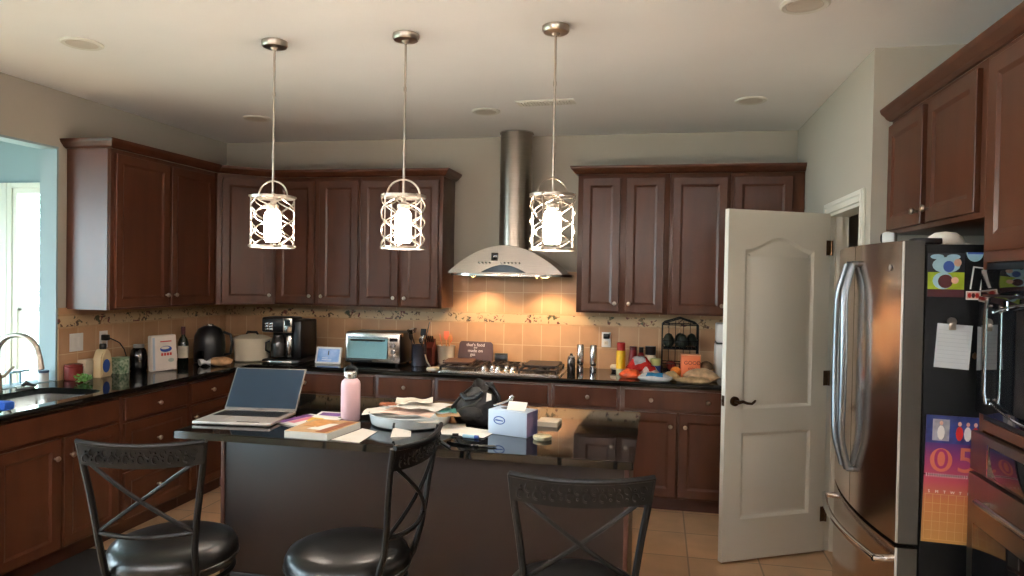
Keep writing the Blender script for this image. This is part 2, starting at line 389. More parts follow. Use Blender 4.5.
# back wall, left of the hood
cabinet('wall_cabinet', 'brown two-door wall cabinet directly left of the range hood', -1.245, -.33, 0, .69, .328, UB, UT,
  [('door',.01,.33,DZ0,DZ1,[(.30,kz)]), ('door',.362,.66,DZ0,DZ1,[(.392,kz)])], group='wall cabinets')
cabinet('wall_cabinet', 'brown two-door wall cabinet next to the angled corner cabinet', -1.99, -.33, 0, .744, .328, UB, UT,
  [('door',.016,.355,DZ0,DZ1,[(.325,kz)]), ('door',.398,.73,DZ0,DZ1,[(.428,kz)])], group='wall cabinets')
# diagonal corner
cx0, cy0, cx1, cy1 = -2.31, -.655, -1.99, -.33
rz = math.atan2(cy1-cy0, cx1-cx0); L = math.hypot(cx1-cx0, cy1-cy0)
t = thing('wall_cabinet', 'angled brown corner wall cabinet with one door, where the two walls meet', 'cabinet', (cx0,cy0,UB), rz, 'wall cabinets')
R = MX.Rotation(-rz,4,'Z') @ MX.Translation((-cx0,-cy0,0))
pts = [R @ V((x,y,0)) for x, y in ((cx0,cy0),(cx1,cy1),(cx1,-.002),(XL+.002,-.002),(XL+.002,cy0))]
g = G(); g.prism([(p.x,p.y) for p in pts], 0, UT-UB, WOOD); g.build('carcass', t)
shaker(t, 'door', .035, L-.03, .014, UT-UB-.03, [(L-.06, kz-UB)])
# left wall
LY = -1.745
t = cabinet('wall_cabinet', 'brown two-door wall cabinet on the left wall with a glossy end panel', XL+.332, LY, pi/2, -.657-LY, .33, UB, UT,
  [('door',.03,.535,DZ0,DZ1,[(.505,1.46)]), ('door',.565,1.065,DZ0,DZ1,[(.595,1.46)])], group='wall cabinets')
g = G(); g.box((-.0035,.02,.0),(-.0005,.31,UT-UB-.0), mat('end_panel_satin', (86,52,40), .3, var=.06, scale=6, spec=.5)); g.build('end_panel', t)
# crown mouldings follow the runs
def crown(pts, name):
    prof = [(-.012,0),(-.03,.012),(-.036,.022),(-.052,.036),(-.058,.05),(-.058,.056),(.0,.056),(.0,0)]  # outward offset (neg = out), height
    bm = G(); P = [V(p) for p in pts]; rings = []
    for i, p in enumerate(P):
        ns = []
        if i: d = (P[i]-P[i-1]).normalized(); ns.append(V((d.y,-d.x)))
        if i < len(P)-1: d = (P[i+1]-P[i]).normalized(); ns.append(V((d.y,-d.x)))
        nn = sum(ns, V((0,0))); nn = nn/ max(.3, nn.dot(ns[0]))
        rings.append([(p.x-nn.x*a, p.y-nn.y*a, b) for a, b in prof])
    k = len(prof); vs = [v for r in rings for v in r]; fs = [tuple(range(k))]
    for i in range(len(P)-1):
        for j in range(k): fs.append((i*k+j, i*k+(j+1)%k, (i+1)*k+(j+1)%k, (i+1)*k+j))
    fs.append(tuple(len(vs)-1-i for i in range(k)))
    bm.raw(vs, fs, WOOD); return struct(bm, name, ang=25, loc=(0,0,UT+.001))
crown([(XL+.002,LY),(XL+.332,LY),(cx0,cy0),(cx1,cy1),(-.555,-.33),(-.555,-.002)], 'trim_1')
crown([(.503,-.002),(.503,-.33),(XP-.002,-.33)], 'trim_2')
XF = 2.2
crown([(XF,YS-.002),(XF,-2.98),(XF,-3.80),(XR-.002,-3.80)], 'trim_3')

# base cabinets, back
BF = -.615; b0, b1 = 0, .876
DR = (.722,.856); DO = (.118,.700)
cabinet('base_cabinet', 'brown base cabinet with a wide two-knob drawer, under the coffee maker and the smart display', -1.755, BF, 0, .775, .60, b0, b1,
  [('drawer',.02,.765,*DR,[(.213,.790),(.60,.790)]), ('door',.02,.385,*DO,[(.355,.61)]), ('door',.40,.765,*DO,[(.43,.61)])], .1, group='base cabinets')
cabinet('base_cabinet', 'narrow brown base cabinet with one drawer, under the toaster oven', -.98, BF, 0, .47, .60, b0, b1,
  [('drawer',.03,.45,*DR,[(.24,.790)]), ('door',.03,.45,*DO,[(.42,.61)])], .1, group='base cabinets')
cabinet('base_cabinet', 'brown base cabinet with a knobless front panel under the gas cooktop', -.51, BF, 0, .88, .60, b0, b1,
  [('false_front',.03,.855,*DR,[]), ('door',.03,.43,*DO,[(.40,.61)]), ('door',.455,.855,*DO,[(.485,.61)])], .1, group='base cabinets')
cabinet('base_cabinet', 'narrow brown base cabinet with one drawer, right of the cooktop below the steel mills', .37, BF, 0, .49, .60, b0, b1,
  [('drawer',.025,.467,*DR,[(.262,.790)]), ('door',.025,.467,*DO,[(.05,.61)])], .1, group='base cabinets')
cabinet('base_cabinet', 'brown base cabinet with a wide two-knob drawer over two doors, under the snack bags', .86, BF, 0, .80, .60, b0, b1,
  [('drawer',.03,.785,*DR,[(.215,.790),(.60,.790)]), ('door',.03,.392,*DO,[(.35,.612)]), ('door',.41,.785,*DO,[(.45,.612)])], .1, group='base cabinets')
cabinet('base_cabinet', 'brown base cabinet at the right end of the back run, behind the white door', 1.66, BF, 0, XP-1.662, .60, b0, b1,
  [('drawer',.02,.43,*DR,[(.22,.790)]), ('door',.02,.43,*DO,[(.05,.61)])], .1, group='base cabinets')
# base cabinets, left
FX = XL+.615
cabinet('base_cabinet', 'brown sink base cabinet with a long front panel above two doors', FX, -2.86, pi/2, .875, .60, b0, b1,
  [('false_front',.03,.85,.735,.862,[]), ('door',.03,.425,.118,.715,[(.385,.618)]), ('door',.45,.85,.118,.715,[(.49,.618)])], .1, group='base cabinets', hollow=.62)
cabinet('base_cabinet', 'brown base cabinet left of the sink base, cut by the edge of the picture', FX, -3.5, pi/2, .638, .60, b0, b1,
  [('drawer',.02,.61,*DR,[(.31,.79)]), ('door',.02,.61,*DO,[(.58,.61)])], .1, group='base cabinets')
cabinet('base_cabinet', 'brown stack of three drawers beside the sink base, behind the left stool', FX, -1.983, pi/2, .625, .60, b0, b1,
  [('drawer',.022,.603,*DR,[(.31,.785)]), ('drawer',.022,.603,.42,.702,[(.31,.56)]), ('drawer',.022,.603,.118,.40,[(.31,.26)])], .1, group='base cabinets')
cabinet('base_cabinet', 'brown base cabinet with drawer and door on the left wall, nearest the corner', FX, -1.356, pi/2, .48, .60, b0, b1,
  [('drawer',.022,.458,*DR,[(.245,.785)]), ('door',.022,.458,*DO,[(.05,.62)])], .1, group='base cabinets')
t = thing('base_cabinet', 'plain brown corner base cabinet under the white bread crock', 'cabinet', (XL,0,0), 0, 'base cabinets')
g = G(); q = [(.002,-.003),(.905,-.003),(.905,-.62+.005),(.62,-.62),(.615,-.87),(.002,-.87)]; g.prism(q, .1, .876, WOOD); g.prism([(.01,-.01),(.88,-.01),(.88,-.55),(.55,-.55),(.55,-.86),(.01,-.86)], 0, .1, WOODD); g.build('carcass', t)

# island
IX0, IX1, IY0, IY1 = -1.015, 1.03, -2.88, -1.80
t = thing('kitchen_island', 'long dark brown kitchen island base with plain stool-side panel', 'kitchen island', (0,-2.2,0))
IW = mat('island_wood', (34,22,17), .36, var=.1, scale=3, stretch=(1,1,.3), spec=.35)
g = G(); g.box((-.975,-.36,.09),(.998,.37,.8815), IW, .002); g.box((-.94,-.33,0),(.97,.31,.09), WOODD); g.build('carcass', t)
for x in (-.975, .986):
    g = G(); g.box((x-.004,-.366,.09),(x+.016,-.36,.874), WOODD, .002); g.build('corner_stile', t)
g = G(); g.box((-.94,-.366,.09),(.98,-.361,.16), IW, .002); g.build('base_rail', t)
for k in range(4):
    d = shaker(t, 'door', 0, .46, 0, .74, [(.42,.66)]); d.location = (.97-.49*k, .371, .12); d.rotation_euler = (0,0,pi)
g = G(); g.prism(rrect(IX0,IY0,IX1,IY1,.012), .882, CT, GRAN, bev=.004); tag(g.build('island_countertop'), 'polished black granite top of the kitchen island', 'countertop')

# perimeter countertop (L) with sink cut-out
SX0, SX1, SY0, SY1 = XL+.13, XL+.575, -2.825, -2.03
g = G(); z0 = .877; ex = XL+.65; ey = -.65
g.box((XL+.0125,-3.6,z0),(SX0,0-.0125,CT), GRAN); g.box((SX0,-3.6,z0),(ex,SY0,CT), GRAN); g.box((SX1,SY0,z0),(ex,SY1,CT), GRAN)
g.box((SX0,SY1,z0),(ex,-.0125,CT), GRAN); g.box((ex,ey,z0),(XP-.002,-.0125,CT), GRAN)
g.tube([(ex,-3.6,.895),(ex,ey-.001,.895)], .0185, GRAN, 10); g.tube([(ex,ey,.895),(XP-.002,ey,.895)], .0185, GRAN, 10)
# rounded inner corners of the sink hole
for cx, cy, a in ((SX1,SY1,180),(SX1,SY0,90),(SX0,SY1,270),(SX0,SY0,0)):
    r = .1; ox = cx + (r if cx == SX0 else -r); oy = cy + (r if cy == SY0 else -r)
    arc = [(ox + r*cos(RD(th)), oy + r*sin(RD(th))) for th in [ (math.degrees(math.atan2(cy-oy, cx-ox)) + d) for d in range(-45,46,9)]]
    g.prism([(cx,cy)]+arc, z0, CT-.0002, GRAN)
tag(g.build('perimeter_countertop', ang=30), 'polished black granite worktop running along the left and back walls', 'countertop')
# sink
t = thing('kitchen_sink', 'stainless steel undermount sink set in the black worktop', 'sink', (0,0,0))
def bowl(x0, y0, x1, y1, name):
    g = G(); o = rrect(x0,y0,x1,y1,.09,5); zt, zb = .8765, .70
    cx, cy = (x0+x1)/2, (y0+y1)/2; q = lambda s, z: [(cx+(x-cx)*s, cy+(y-cy)*s, z) for x, y in o]
    rs = [q(1.02,zt),q(1,zt),q(.985,zb+.03),q(.93,zb),q(.12,zb-.004),]; k = len(o); vs = [v for r in rs for v in r]
    fs = [(i*k+j, i*k+(j+1)%k, (i+1)*k+(j+1)%k, (i+1)*k+j) for i in range(len(rs)-1) for j in range(k)]
    fs.append(tuple(range(4*k,5*k))); g.raw(vs, fs, STEEL); o = g.build(name, t, fixn=False)
    g = G(); g.lathe([(.045,0),(.05,.003),(.04,.005),(0,.002)], CHROME, (cx,cy,zb-.004)); g.build('drain', o)
bowl(SX0,-2.49,SX1,SY1,'basin'); bowl(SX0,SY0,SX1,-2.52,'basin')

# ---------------------------------------------------------------- range hood, cooktop
t = thing('range_hood', 'stainless steel arched range hood with a tall round chimney', 'range hood', (-.028,0,1.635))
g = G(); W = .445; n = 24; dep = .47
def arc(x, W=.445, h=.215): 
    u = x/W; return h*(cos(u*pi/2))**.85 if abs(u) < 1 else 0
rows = []
prof = [(-W + 2*W*i/n) for i in range(n+1)]
vs = []; fs = []
for j, (yy, k, zb) in enumerate([(-.014,1,0),(-.30,1,0),(-dep+.03,1,0),(-dep,.985,0)]):
    for x in prof: vs.append((x*(1.0 if j < 3 else .99), yy, .02+arc(x)*k))
k = n+1
for j in range(3):
    for i in range(n): fs.append((j*k+i, j*k+i+1, (j+1)*k+i+1, (j+1)*k+i))
m0 = len(vs)
for i in range(k): vs.append((prof[i]*.99, -dep-.035*(1-abs(prof[i]/W)**2), .02))   # front bows out at the foot
for i in range(n): fs.append((3*k+i, 3*k+i+1, m0+i+1, m0+i))
g.raw(vs, fs, STEEL); g.build('canopy_shell', t, fixn=True)
g = G(); fr = [(-.465,-.30),(-.43,-.40),(-.36,-.47)] + [(x, -.475-.04*(1-(x/.36)**2)) for x in (-.25,-.12,0,.12,.25)] + [(.36,-.47),(.43,-.40),(.475,-.30),(.475,-.0135),(-.465,-.0135)]
g.prism(fr, 0, .018, STEEL, bev=.003); g.build('visor_plate', t)
g = G(); g.box((-.30,-.40,-.006),(.30,-.10,-.0005), DKGREY)
for k2 in range(14): g.box((-.29+.042*k2,-.39,-.010),(-.275+.042*k2,-.11,-.006), STEEL)
g.build('grease_filter', t)
CS = mat('chimney_steel', (150,140,130), .3, 1, var=.05, scale=6, stretch=(1,1,30))
g = G(); g.lathe([(.127,0),(.127,.94)], CS, (.018,-.16,.192), seg=40); g.lathe([(.1295,0),(.1295,.012)], CS, (.018,-.16,.62), seg=40); g.lathe([(.133,0),(.133,.010)], STEEL, (.018,-.16,1.122), seg=40); g.build('chimney', t)
g = G(); g.box((-.095,-dep-.024,.115),(-.045,-dep+.01,.175), BLKG, .003); g.build('display', t)
for i in range(10):
    x = -.19+.028*i + (.06 if i > 3 else 0)
    g = G(); g.cyl((x,-dep-.030,.100),(x,-dep+.01,.100), .006, DKGREY, seg=10); g.build('button', t)
g = G(); g.raw([(-.17+.34*i/14, -dep-.037, .030) for i in range(15)] + [(-.17+.34*i/14, -dep-.030, .030+.055*sin(pi*i/14)) for i in range(15)], [(i,i+1,16+i,15+i) for i in range(14)], mat('blue_grey_gloss', (92,104,116), .12, .6, var=.05)); g.build('smile_patch', t)  # blue-grey smile-shaped patch laid on the canopy front
LAMP = mat('hood_lamp', (255,196,120), .5, emit=30)
for x in (-.27,.27):
    g = G(); g.lathe([(.0,-.007),(.028,-.007),(.033,-.001),(.033,0)], LAMP, (x,-.25,-.0005)); g.build('lamp', t)

t = thing('gas_cooktop', 'stainless steel gas cooktop with black grates, under the hood', 'cooktop', (-.045,-.355,CT))
g = G(); g.prism(rrect(-.455,-.275,.475,.25,.035), .0005, .010, STEEL, bev=.005); g.prism(rrect(-.43,-.25,.45,.23,.03), .010, .013, STEEL); g.build('tray', t)
IRON = mat('cast_iron', (38,30,27), .55, .3, var=.2, scale=60)
for cx, w in ((-.30,.27),(0.0,.22),(.30,.27)):
    g = G(); y0, y1 = (-.215,.215) if cx else (.0,.215); z = .036
    for x in (cx-w/2, cx+w/2): g.box((x-.006,y0,z-.008),(x+.006,y1,z+.006), IRON, .002)
    for y in (y0, y1, (y0+y1)/2): g.box((cx-w/2,y-.006,z-.008),(cx+w/2,y+.006,z+.006), IRON, .002)
    for x in (cx-w/4, cx, cx+w/4): g.box((x-.005,y0,z-.004),(x+.005,y1,z+.008), IRON, .002)
    for x in (cx-w/2, cx+w/2):
        for y in (y0,y1): g.box((x-.008,y-.008,.013),(x+.008,y+.008,z), IRON, .002)
    g.build('grate', t)
for x, y, r in ((-.30,-.11,.04),(-.30,.11,.034),(0,.11,.05),(.30,-.11,.034),(.30,.11,.04)):
    g = G(); g.lathe([(r+.012,0),(r+.010,.008),(r,.010),(r,.02),(r-.006,.026),(0,.027)], IRON, (x,y,.012)); g.build('burner', t)
for x, y in ((-.11,-.18),(-.055,-.14),(0,-.20),(.055,-.14),(.11,-.18)):
    g = G(); g.lathe([(.026,0),(.026,.004),(.02,.008),(.019,.034),(.016,.038),(0,.038)], CHROME, (x,y,.0125), 18); g.box((x-.003,y-.018,.05),(x+.003,y+.018,.056), DKGREY, .001); g.build('knob', t)

# ---------------------------------------------------------------- lights: pendants, cans, vent
GLOW = mat('lit_frosted_glass', (255,240,224), .5, emit=40)
def pendant():
    t = thing('pendant_light', '', 'pendant light', (0,0,0), group='three pendant lights over the island')
    g = G(); g.lathe([(.0,2.768-1.75),(.062,1.018),(.062,1.0),(.056,.99),(.02,.986),(.012,.975)], NICK, (0,0,0), 28); g.build('ceiling_canopy', t)
    g = G(); g.cyl((0,0,.245),(0,0,.985), .0055, NICK, seg=10)
    for z in (.45,.75): g.cyl((0,0,z),(0,0,z+.02), .0075, NICK, seg=10)
    g.build('rod', t)
    r = .102
    for z in (.004,.247):
        g = G(); g.lathe([(r,z),(r+.004,z),(r+.004,z+.013),(r,z+.013),(r,z)], NICK, seg=40)
        for a in range(4): g.ball(((r+.006)*cos(a*pi/2+.6), (r+.006)*sin(a*pi/2+.6), z+.009), .007, NICK, 1)
        g.build('ring_band', t)
    g = G(); g.box((-r,-.006,.247),(r,.006,.257), NICK, .002); g.box((-.006,-r,.247),(.006,r,.257), NICK, .002)
    pts = [(.078*cos(a), 0, .256+.078*sin(a)) for a in [pi*i/16 for i in range(17)]]
    g.tube(pts, .0045, NICK, 6); g.build('hanger_arch', t)
    g = G(); n = 5
    for k in range(n):
        for s in (-1,1):
            P = []
            for i in range(33):
                z = .014 + .235*i/32; a = 2*pi*k/n + s*(pi/n)*.98*cos(pi*3*i/32)
                P.append((r*cos(a), r*sin(a), z))
            g.tube(P, .0031, NICK, 6)
    for k in range(4):
        a = k*pi/2+.6; g.box((-.003,-.0025,.01),(.003,.0025,.25), NICK, 0, MX.Translation((r*cos(a),r*sin(a),0)))
    g.build('lattice_cage', t)
    g = G(); g.lathe([(.02,.1875),(.03,.195),(.03,.215),(.012,.225),(.010,.25)], NICK, seg=18); g.build('socket_cup', t)
    g = G(); g.lathe([(.0,.034),(.03,.034),(.037,.042),(.039,.055),(.039,.165),(.034,.178),(.026,.186),(.0,.187)], GLOW, seg=24); g.build('glass_shade', t)
    return t
p0 = pendant()
for i, (x, lab) in enumerate(((-.763,'leftmost of the three lattice-cage pendant lights, above the laptop'), (-.083,'middle one of the three lattice-cage pendant lights'), (.632,'rightmost of the three lattice-cage pendant lights, in front of the hood side'))):
    p = p0 if i == 0 else copy_tree(p0)
    p.location = (x,-2.485,1.75); p['label'] = lab; p.rotation_euler.z = .35*i
CANM = mat('can_baffle', (205,196,182), .5, var=.02)
cl = {(-1.754,-2.609):'recessed ceiling light near the upper left corner, above the sink', (-1.816,-.911):'recessed ceiling light beside the left pendant rod, by the corner cabinets', (-.078,-.911):'recessed ceiling light above the hood, left of the ceiling vent',
      (1.656,-.988):'recessed ceiling light above the right wall cabinets', (1.675,-2.584):'recessed ceiling light cut by the top edge of the picture'}
for (x, y), lab in cl.items():
    t = thing('recessed_light', lab, 'ceiling light', (x,y,H), group='recessed ceiling lights')
    g = G(); g.lathe([(.072,-.0005),(.098,-.0005),(.098,-.006),(.09,-.011),(.074,-.008),(.072,-.0005)], TRIM, seg=36); g.build('trim_ring', t)
    g = G(); g.lathe([(.0,-.0005),(.066,-.0005),(.072,-.008),(.068,-.009),(.05,-.004),(0,-.003)], CANM, seg=30); g.build('lamp_face', t)
t = thing('ceiling_vent', 'white slotted air vent on the ceiling above the hood', 'vent', (.37,-1.11,H), -.05)
g = G(); g.box((-.19,-.065,-.008),(.19,.065,-.0005), TRIM, .003); g.build('frame', t)
for i in range(16):
    g = G(); g.box((-.165+.021*i,-.045,-.014),(-.155+.021*i,.045,-.008), TRIM, 0); g.build('slat', t)

# ---------------------------------------------------------------- pantry door
hx, hy, fx, fy = 2.098, -1.095, 1.478, -1.44
rz = math.atan2(hy-fy, hx-fx); w = math.hypot(hx-fx, hy-fy); h = 2.03
t = thing('pantry_door', 'white two-panel door with arched upper panel, standing open beside the fridge', 'door', (fx,fy,.012), rz)
m = .115
up = [(m,.88),(w-m,.88)] + [(w-m-(w-2*m)*i/16, 1.80+.075*(.5-.5*cos(2*pi*i/16))) for i in range(17)]
lo = [(m,.24),(w-m,.24),(w-m,.74),(m,.74)]
g = G(); g.panel(w, h, .035, [lo, up], TRIM, d=.009, slope=.012, raise_=.006); g.build('door_leaf', t, ang=20)
def lever(y, s, nm='door_handle'):
    g = G(); g.cyl((.062,y,.928),(.062,y-s*.012,.928), .028, BRONZE, seg=20); g.cyl((.062,y-s*.01,.928),(.062,y-s*.05,.928), .010, BRONZE, seg=12)
    g.tube([(.062,y-s*.048,.928),(.085,y-s*.05,.932),(.115,y-s*.05,.922),(.145,y-s*.05,.918),(.165,y-s*.048,.93),(.172,y-s*.046,.937)], [.011,.009,.008,.0075,.007,.005], BRONZE, 8)
    g.build(nm, t)
lever(-.035, 1); lever(0, -1)
g = G(); g.box((-.002,-.03,.90),(.0,-.006,.96), BRONZE); g.box((-.008,-.024,.918),(-.001,-.012,.94), BRONZE, .002); g.build('latch', t)
for z in (.18,1.0,1.78):
    g = G(); g.cyl((w+.006,-.04,z),(w+.006,-.04,z+.09), .007, BRONZE, seg=10); g.box((w-.03,-.0365,z),(w+.004,-.0352,z+.09), BRONZE); g.build('hinge', t)
# ---------------------------------------------------------------- refrigerator
FY0, FY1 = -2.94, -2.03; FXB = 2.81; FXD = 2.035; FH = 1.785
t = thing('refrigerator', 'stainless steel french-door refrigerator with black sides', 'refrigerator', (FXD,-2.485,0), 0)
D = lambda y: -.120 + .045*((y/.455)**2)   # bowed front (x offset), y local
g = G(); g.box((0,-.455,.03),(FXB-FXD-.02,.455,FH-.012), BLKE, .004); g.box((.02,-.44,0),(.6,.44,.03), BLK); g.build('body', t)
def fdoor(name, y0, y1, z0, z1):
    g = G(); n = 10; ys = [y0+(y1-y0)*i/n for i in range(n+1)]
    P = [(D(y), y) for y in ys] + [(-.006,y1),(-.006,y0)]
    g.prism(P, z0, z1, STEELV, bev=.004)
    # painted grey side edge
    return g.build(name, t, ang=30)
gap = .003
dl = fdoor('door', gap, .455, .705, FH); dr = fdoor('door', -.455, -gap, .705, FH); dw = fdoor('freezer_drawer', -.455, .455, .06, .69)
for z0, z1 in ((.705,FH),(.06,.69)):
    g = G(); g.box((-.070,-.4575,z0+.001),(-.006,-.4552,z1-.001), mat('door_edge_grey', (58,54,48), .45, .2)); g.build('door_edge', dr if z0 > .5 else dw)
    g = G(); g.box((-.0775,-.4578,z0+.002),(-.070,-.449,z1-.002), mat('edge_highlight_tone', (205,204,198), .35, .6), .002); g.build('edge_highlight', dr if z0 > .5 else dw)  # pale strip stands in for the highlight on the door's front bevel
HND = mat('handle_steel', (120,126,132), .3, 1, var=.04, scale=30)
def handle(parent, y0, s):
    n = 16; P = []
    for i in range(n+1):
        u = i/n; z = .86+.85*u; b = sin(pi*u)
        P.append((D(0)-.02-.032*min(1,b*2.2), s*(.036+.030*b), z))
    g = G(); g.tube(P, [.0155]*(n+1), HND, 10)
    for z in (.86,1.71): g.cyl((D(0)+.005,s*.04,z),(D(0)-.024,s*.04,z), .012, HND, seg=10)
    g.build('door_handle', parent)
handle(dl, 0, 1); handle(dr, 0, -1)
n = 14; P = [(D(-.40+.8*i/n)-.045-.012*sin(pi*i/n), -.40+.8*i/n, .625) for i in range(n+1)]
g = G(); g.tube(P, .013, CHROME, 10)
for y in (-.39,.39): g.cyl((D(y)+.004,y,.625),(D(y)-.045,y,.625), .014, CHROME, seg=10)
g.build('drawer_handle', dw)
g = G(); g.cyl((D(-.37)-.001,-.37,1.69),(D(-.37)-.004,-.37,1.69), .012, CHROME, seg=18); g.build('badge', dr)
g = G(); g.box((-.03,-.43,FH-.010),(.06,-.36,FH+.012), BLK, .004); g.build('hinge_cover', t)
g = G(); g.box((-.03,.36,FH-.010),(.06,.43,FH+.012), BLK, .004); g.build('hinge_cover', t)

# things on the fridge side (plane y = FY0)
FS = -2.9405
def flat(name, label, cat, cx, cz, w, h, col, tilt=0, th=.002, grp=None):
    t = thing(name, label, cat, (cx,FS,cz), 0, grp); t.rotation_euler = (0, tilt, 0)
    g = G(); g.box((-w/2,-th,-h/2),(w/2,-.0002,h/2), col); g.build('sheet', t); return t
def patch(t, nm, pts, m, y=-.0026):
    g = G(); k = len(pts); g.raw([(x,y,z) for x,z in pts]+[(x,y+.0005,z) for x,z in pts], [tuple(range(k)), tuple(range(2*k-1,k-1,-1))]+[(i,(i+1)%k,k+(i+1)%k,k+i) for i in range(k)], m); return g.build(nm, t)
ell = lambda cx, cz, a, b, n=16: [(cx+a*cos(2*pi*i/n), cz+b*sin(2*pi*i/n)) for i in range(n)]
SKY = mat('pale_blue_print', (156,196,214), .4, var=.1, scale=20); LIME = mat('lime_print', (150,176,40), .4, var=.1, scale=30); SKIN = mat('skin_tone_print', (212,168,148), .5, var=.1, scale=40)
MAROON = mat('maroon_print', (66,22,28), .4, var=.1)
t = flat('photo_poster', 'glossy poster with sunglasses and blue and green picture halves, top of the fridge side', 'poster', 2.098, 1.665, .118, .155, mat('poster_base', (26,30,40), .3, var=.2, scale=30))
patch(t, 'printed_picture', [(-.058,-.05),(.058,-.05),(.058,0.01),(-.058,.01)], LIME)
patch(t, 'printed_picture', ell(.0,.035,.045,.028), SKY, -.003); patch(t, 'printed_picture', ell(.008,.03,.018,.02), BLUE, -.0034)
patch(t, 'printed_picture', ell(-.01,-.02,.033,.03), SKY, -.0036); patch(t, 'printed_picture', ell(-.002,-.022,.024,.024), MAROON, -.004); patch(t, 'printed_picture', ell(.028,-.018,.012,.012), SKIN, -.0042)
patch(t, 'printed_picture', ell(.036,.044,.012,.014), SKIN, -.0036)
for x in (-.03,.022): patch(t, 'sunglass_lens', ell(x,.064,.022,.009), SKY, -.0046)
patch(t, 'printed_band', [(-.058,-.0765),(.058,-.0765),(.058,-.052),(-.058,-.052)], MAROON)
t = thing('dome_magnet', 'small blue half-round magnet at the top of the fridge side', 'magnet', (2.188,FS,1.745))
g = G(); P = [(.026*cos(pi+pi*i/12), .032*sin(pi+pi*i/12)) for i in range(13)]; g.prism(P, .0003, .004, SKY, MX.Rotation(pi/2,4,'X')); g.build('base', t)
g = G(); g.box((-.024,-.006,-.006),(.024,-.0045,.0), BLUE); g.build('stripe', t)
t = thing('photo_frame_magnet', 'white-edged picture frame magnet half hidden by the oven tower', 'magnet', (2.197,FS,1.655)); t.rotation_euler = (0,.12,0)
g = G(); g.box((-.018,-.003,-.04),(-.014,-.0003,.04), WHITE); g.box((.014,-.003,-.04),(.018,-.0003,.04), WHITE); g.box((-.018,-.003,.036),(.018,-.0003,.04), WHITE); g.build('frame', t)
t = flat('photo_strip', 'small white-bordered photo below the frame magnet', 'photo', 2.186, 1.595, .046, .03, WHITE); 
for x in (-.012,.0,.012): patch(t, 'printed_picture', ell(x,0,.006,.009,8), RED if x else MAROON)
patch(t, 'printed_picture', [(-.02,-.011),(.02,-.011),(.02,.011),(-.02,.011)], SKIN, -.0024)
t = flat('note_pad_sheet', 'white lined sheet of paper hanging from a clip magnet on the fridge side', 'paper', 2.127, 1.415, .112, .155, mat('cool_paper', (214,222,228), .7, var=.02), .06)
for i in range(9): patch(t, 'ruled_line', [(-.05,.055-.014*i),(.05,.055-.014*i),(.05,.0558-.014*i),(-.05,.0558-.014*i)], mat('rule_grey', (176,188,196), .7))
t = thing('clip_magnet', 'round metal clip magnet holding the white sheet', 'magnet', (2.119,FS-.0005,1.503))
g = G(); g.cyl((0,0,0),(0,-.012,0), .014, NICK, seg=16); g.build('disc', t); g = G(); g.box((-.012,-.016,-.03),(.012,-.010,-.004), NICK, .003); g.build('jaw', t)
t = thing('key_magnet', 'tiny copper-coloured magnet right of the hanging sheet', 'magnet', (2.195,FS,1.385)); g = G(); g.ball((0,-.005,0), (.009,.005,.013), BRONZE, 1); g.build('body', t)
# calendar
gm = bpy.data.materials.new('calendar_print'); gm.use_nodes = True; nt = gm.node_tree; tc = nt.nodes.new('ShaderNodeTexCoord'); sx = nt.nodes.new('ShaderNodeSeparateXYZ'); mr = nt.nodes.new('ShaderNodeMapRange'); cr = nt.nodes.new('ShaderNodeValToRGB')
nt.links.new(tc.outputs['Object'], sx.inputs[0]); nt.links.new(sx.outputs['Z'], mr.inputs['Value']); mr.inputs['From Min'].default_value = -.23; mr.inputs['From Max'].default_value = .13
nt.links.new(mr.outputs[0], cr.inputs[0]); e = cr.color_ramp.elements; e[0].color = lin((176,130,72)); e[1].color = lin((70,34,104)); x = e.new(.42); x.color = lin((180,112,64)); x = e.new(.62); x.color = lin((170,66,84)); x = e.new(.8); x.color = lin((140,44,92))
nt.links.new(cr.outputs[0], nt.nodes['Principled BSDF'].inputs['Base Color'])
t = thing('wall_calendar', 'purple and orange wall calendar reading 05 on the fridge side', 'calendar', (2.138,FS,.945)); t.rotation_euler = (0,.02,0)
g = G(); g.box((-.094,-.003,-.225),(.094,-.0003,.012), gm); g.build('month_page', t)
g = G(); g.box((-.094,-.004,.016),(.094,-.0003,.225), gm); pg = g.build('picture_page', t)
NAVY = mat('navy_print', (40,52,110), .4, var=.3, scale=30)
patch(t, 'photo_panel', [(-.094,.128),(.094,.128),(.094,.225),(-.094,.225)], NAVY, -.0045)
patch(t, 'photo_panel', [(-.074,.136),(-.02,.136),(-.02,.212),(-.074,.212)], mat('photo_grey', (150,150,160), .4, var=.3, scale=25), -.005)
for x, c in ((-.047,WHITE),(.012,RED),(.038,WHITE),(.062,RED),(.082,SKY)):
    patch(t, 'printed_figure', ell(x,.165,.012,.026,10), c, -.0056); patch(t, 'printed_figure', ell(x,.199,.006,.008,8), SKIN, -.006)
CO = mat('coral_print', (196,110,82), .5)
patch(t, 'printed_disc', ell(-.042,.068,.036,.042,20), CO, -.0045)
text('month_number', '0', .10, mat('magenta_ink', (150,44,96), .5), (-.042,-.0048,.068), (pi/2,0,0), t); text('month_number', '5', .125, CO, (.04,-.0045,.068), (pi/2,0,0), t, sx=1.1)
g = G(); 
for i in range(24): g.tube([(-.088+.0076*i,-.006,.008),(-.088+.0076*i,-.010,.014),(-.088+.0076*i,-.006,.020)], .001, WHITE, 4)
g.build('spiral_binding', t)
GL = mat('grid_cream', (200,160,104), .6)
g = G()
for i in range(6): g.box((-.088,-.0036,-.055-.032*i),(.088,-.003,-.0538-.032*i), GL)
for i in range(8): g.box((-.088+.0251*i,-.0036,-.215),(-.0868+.0251*i,-.003,-.055), GL)
g.build('date_grid', t)
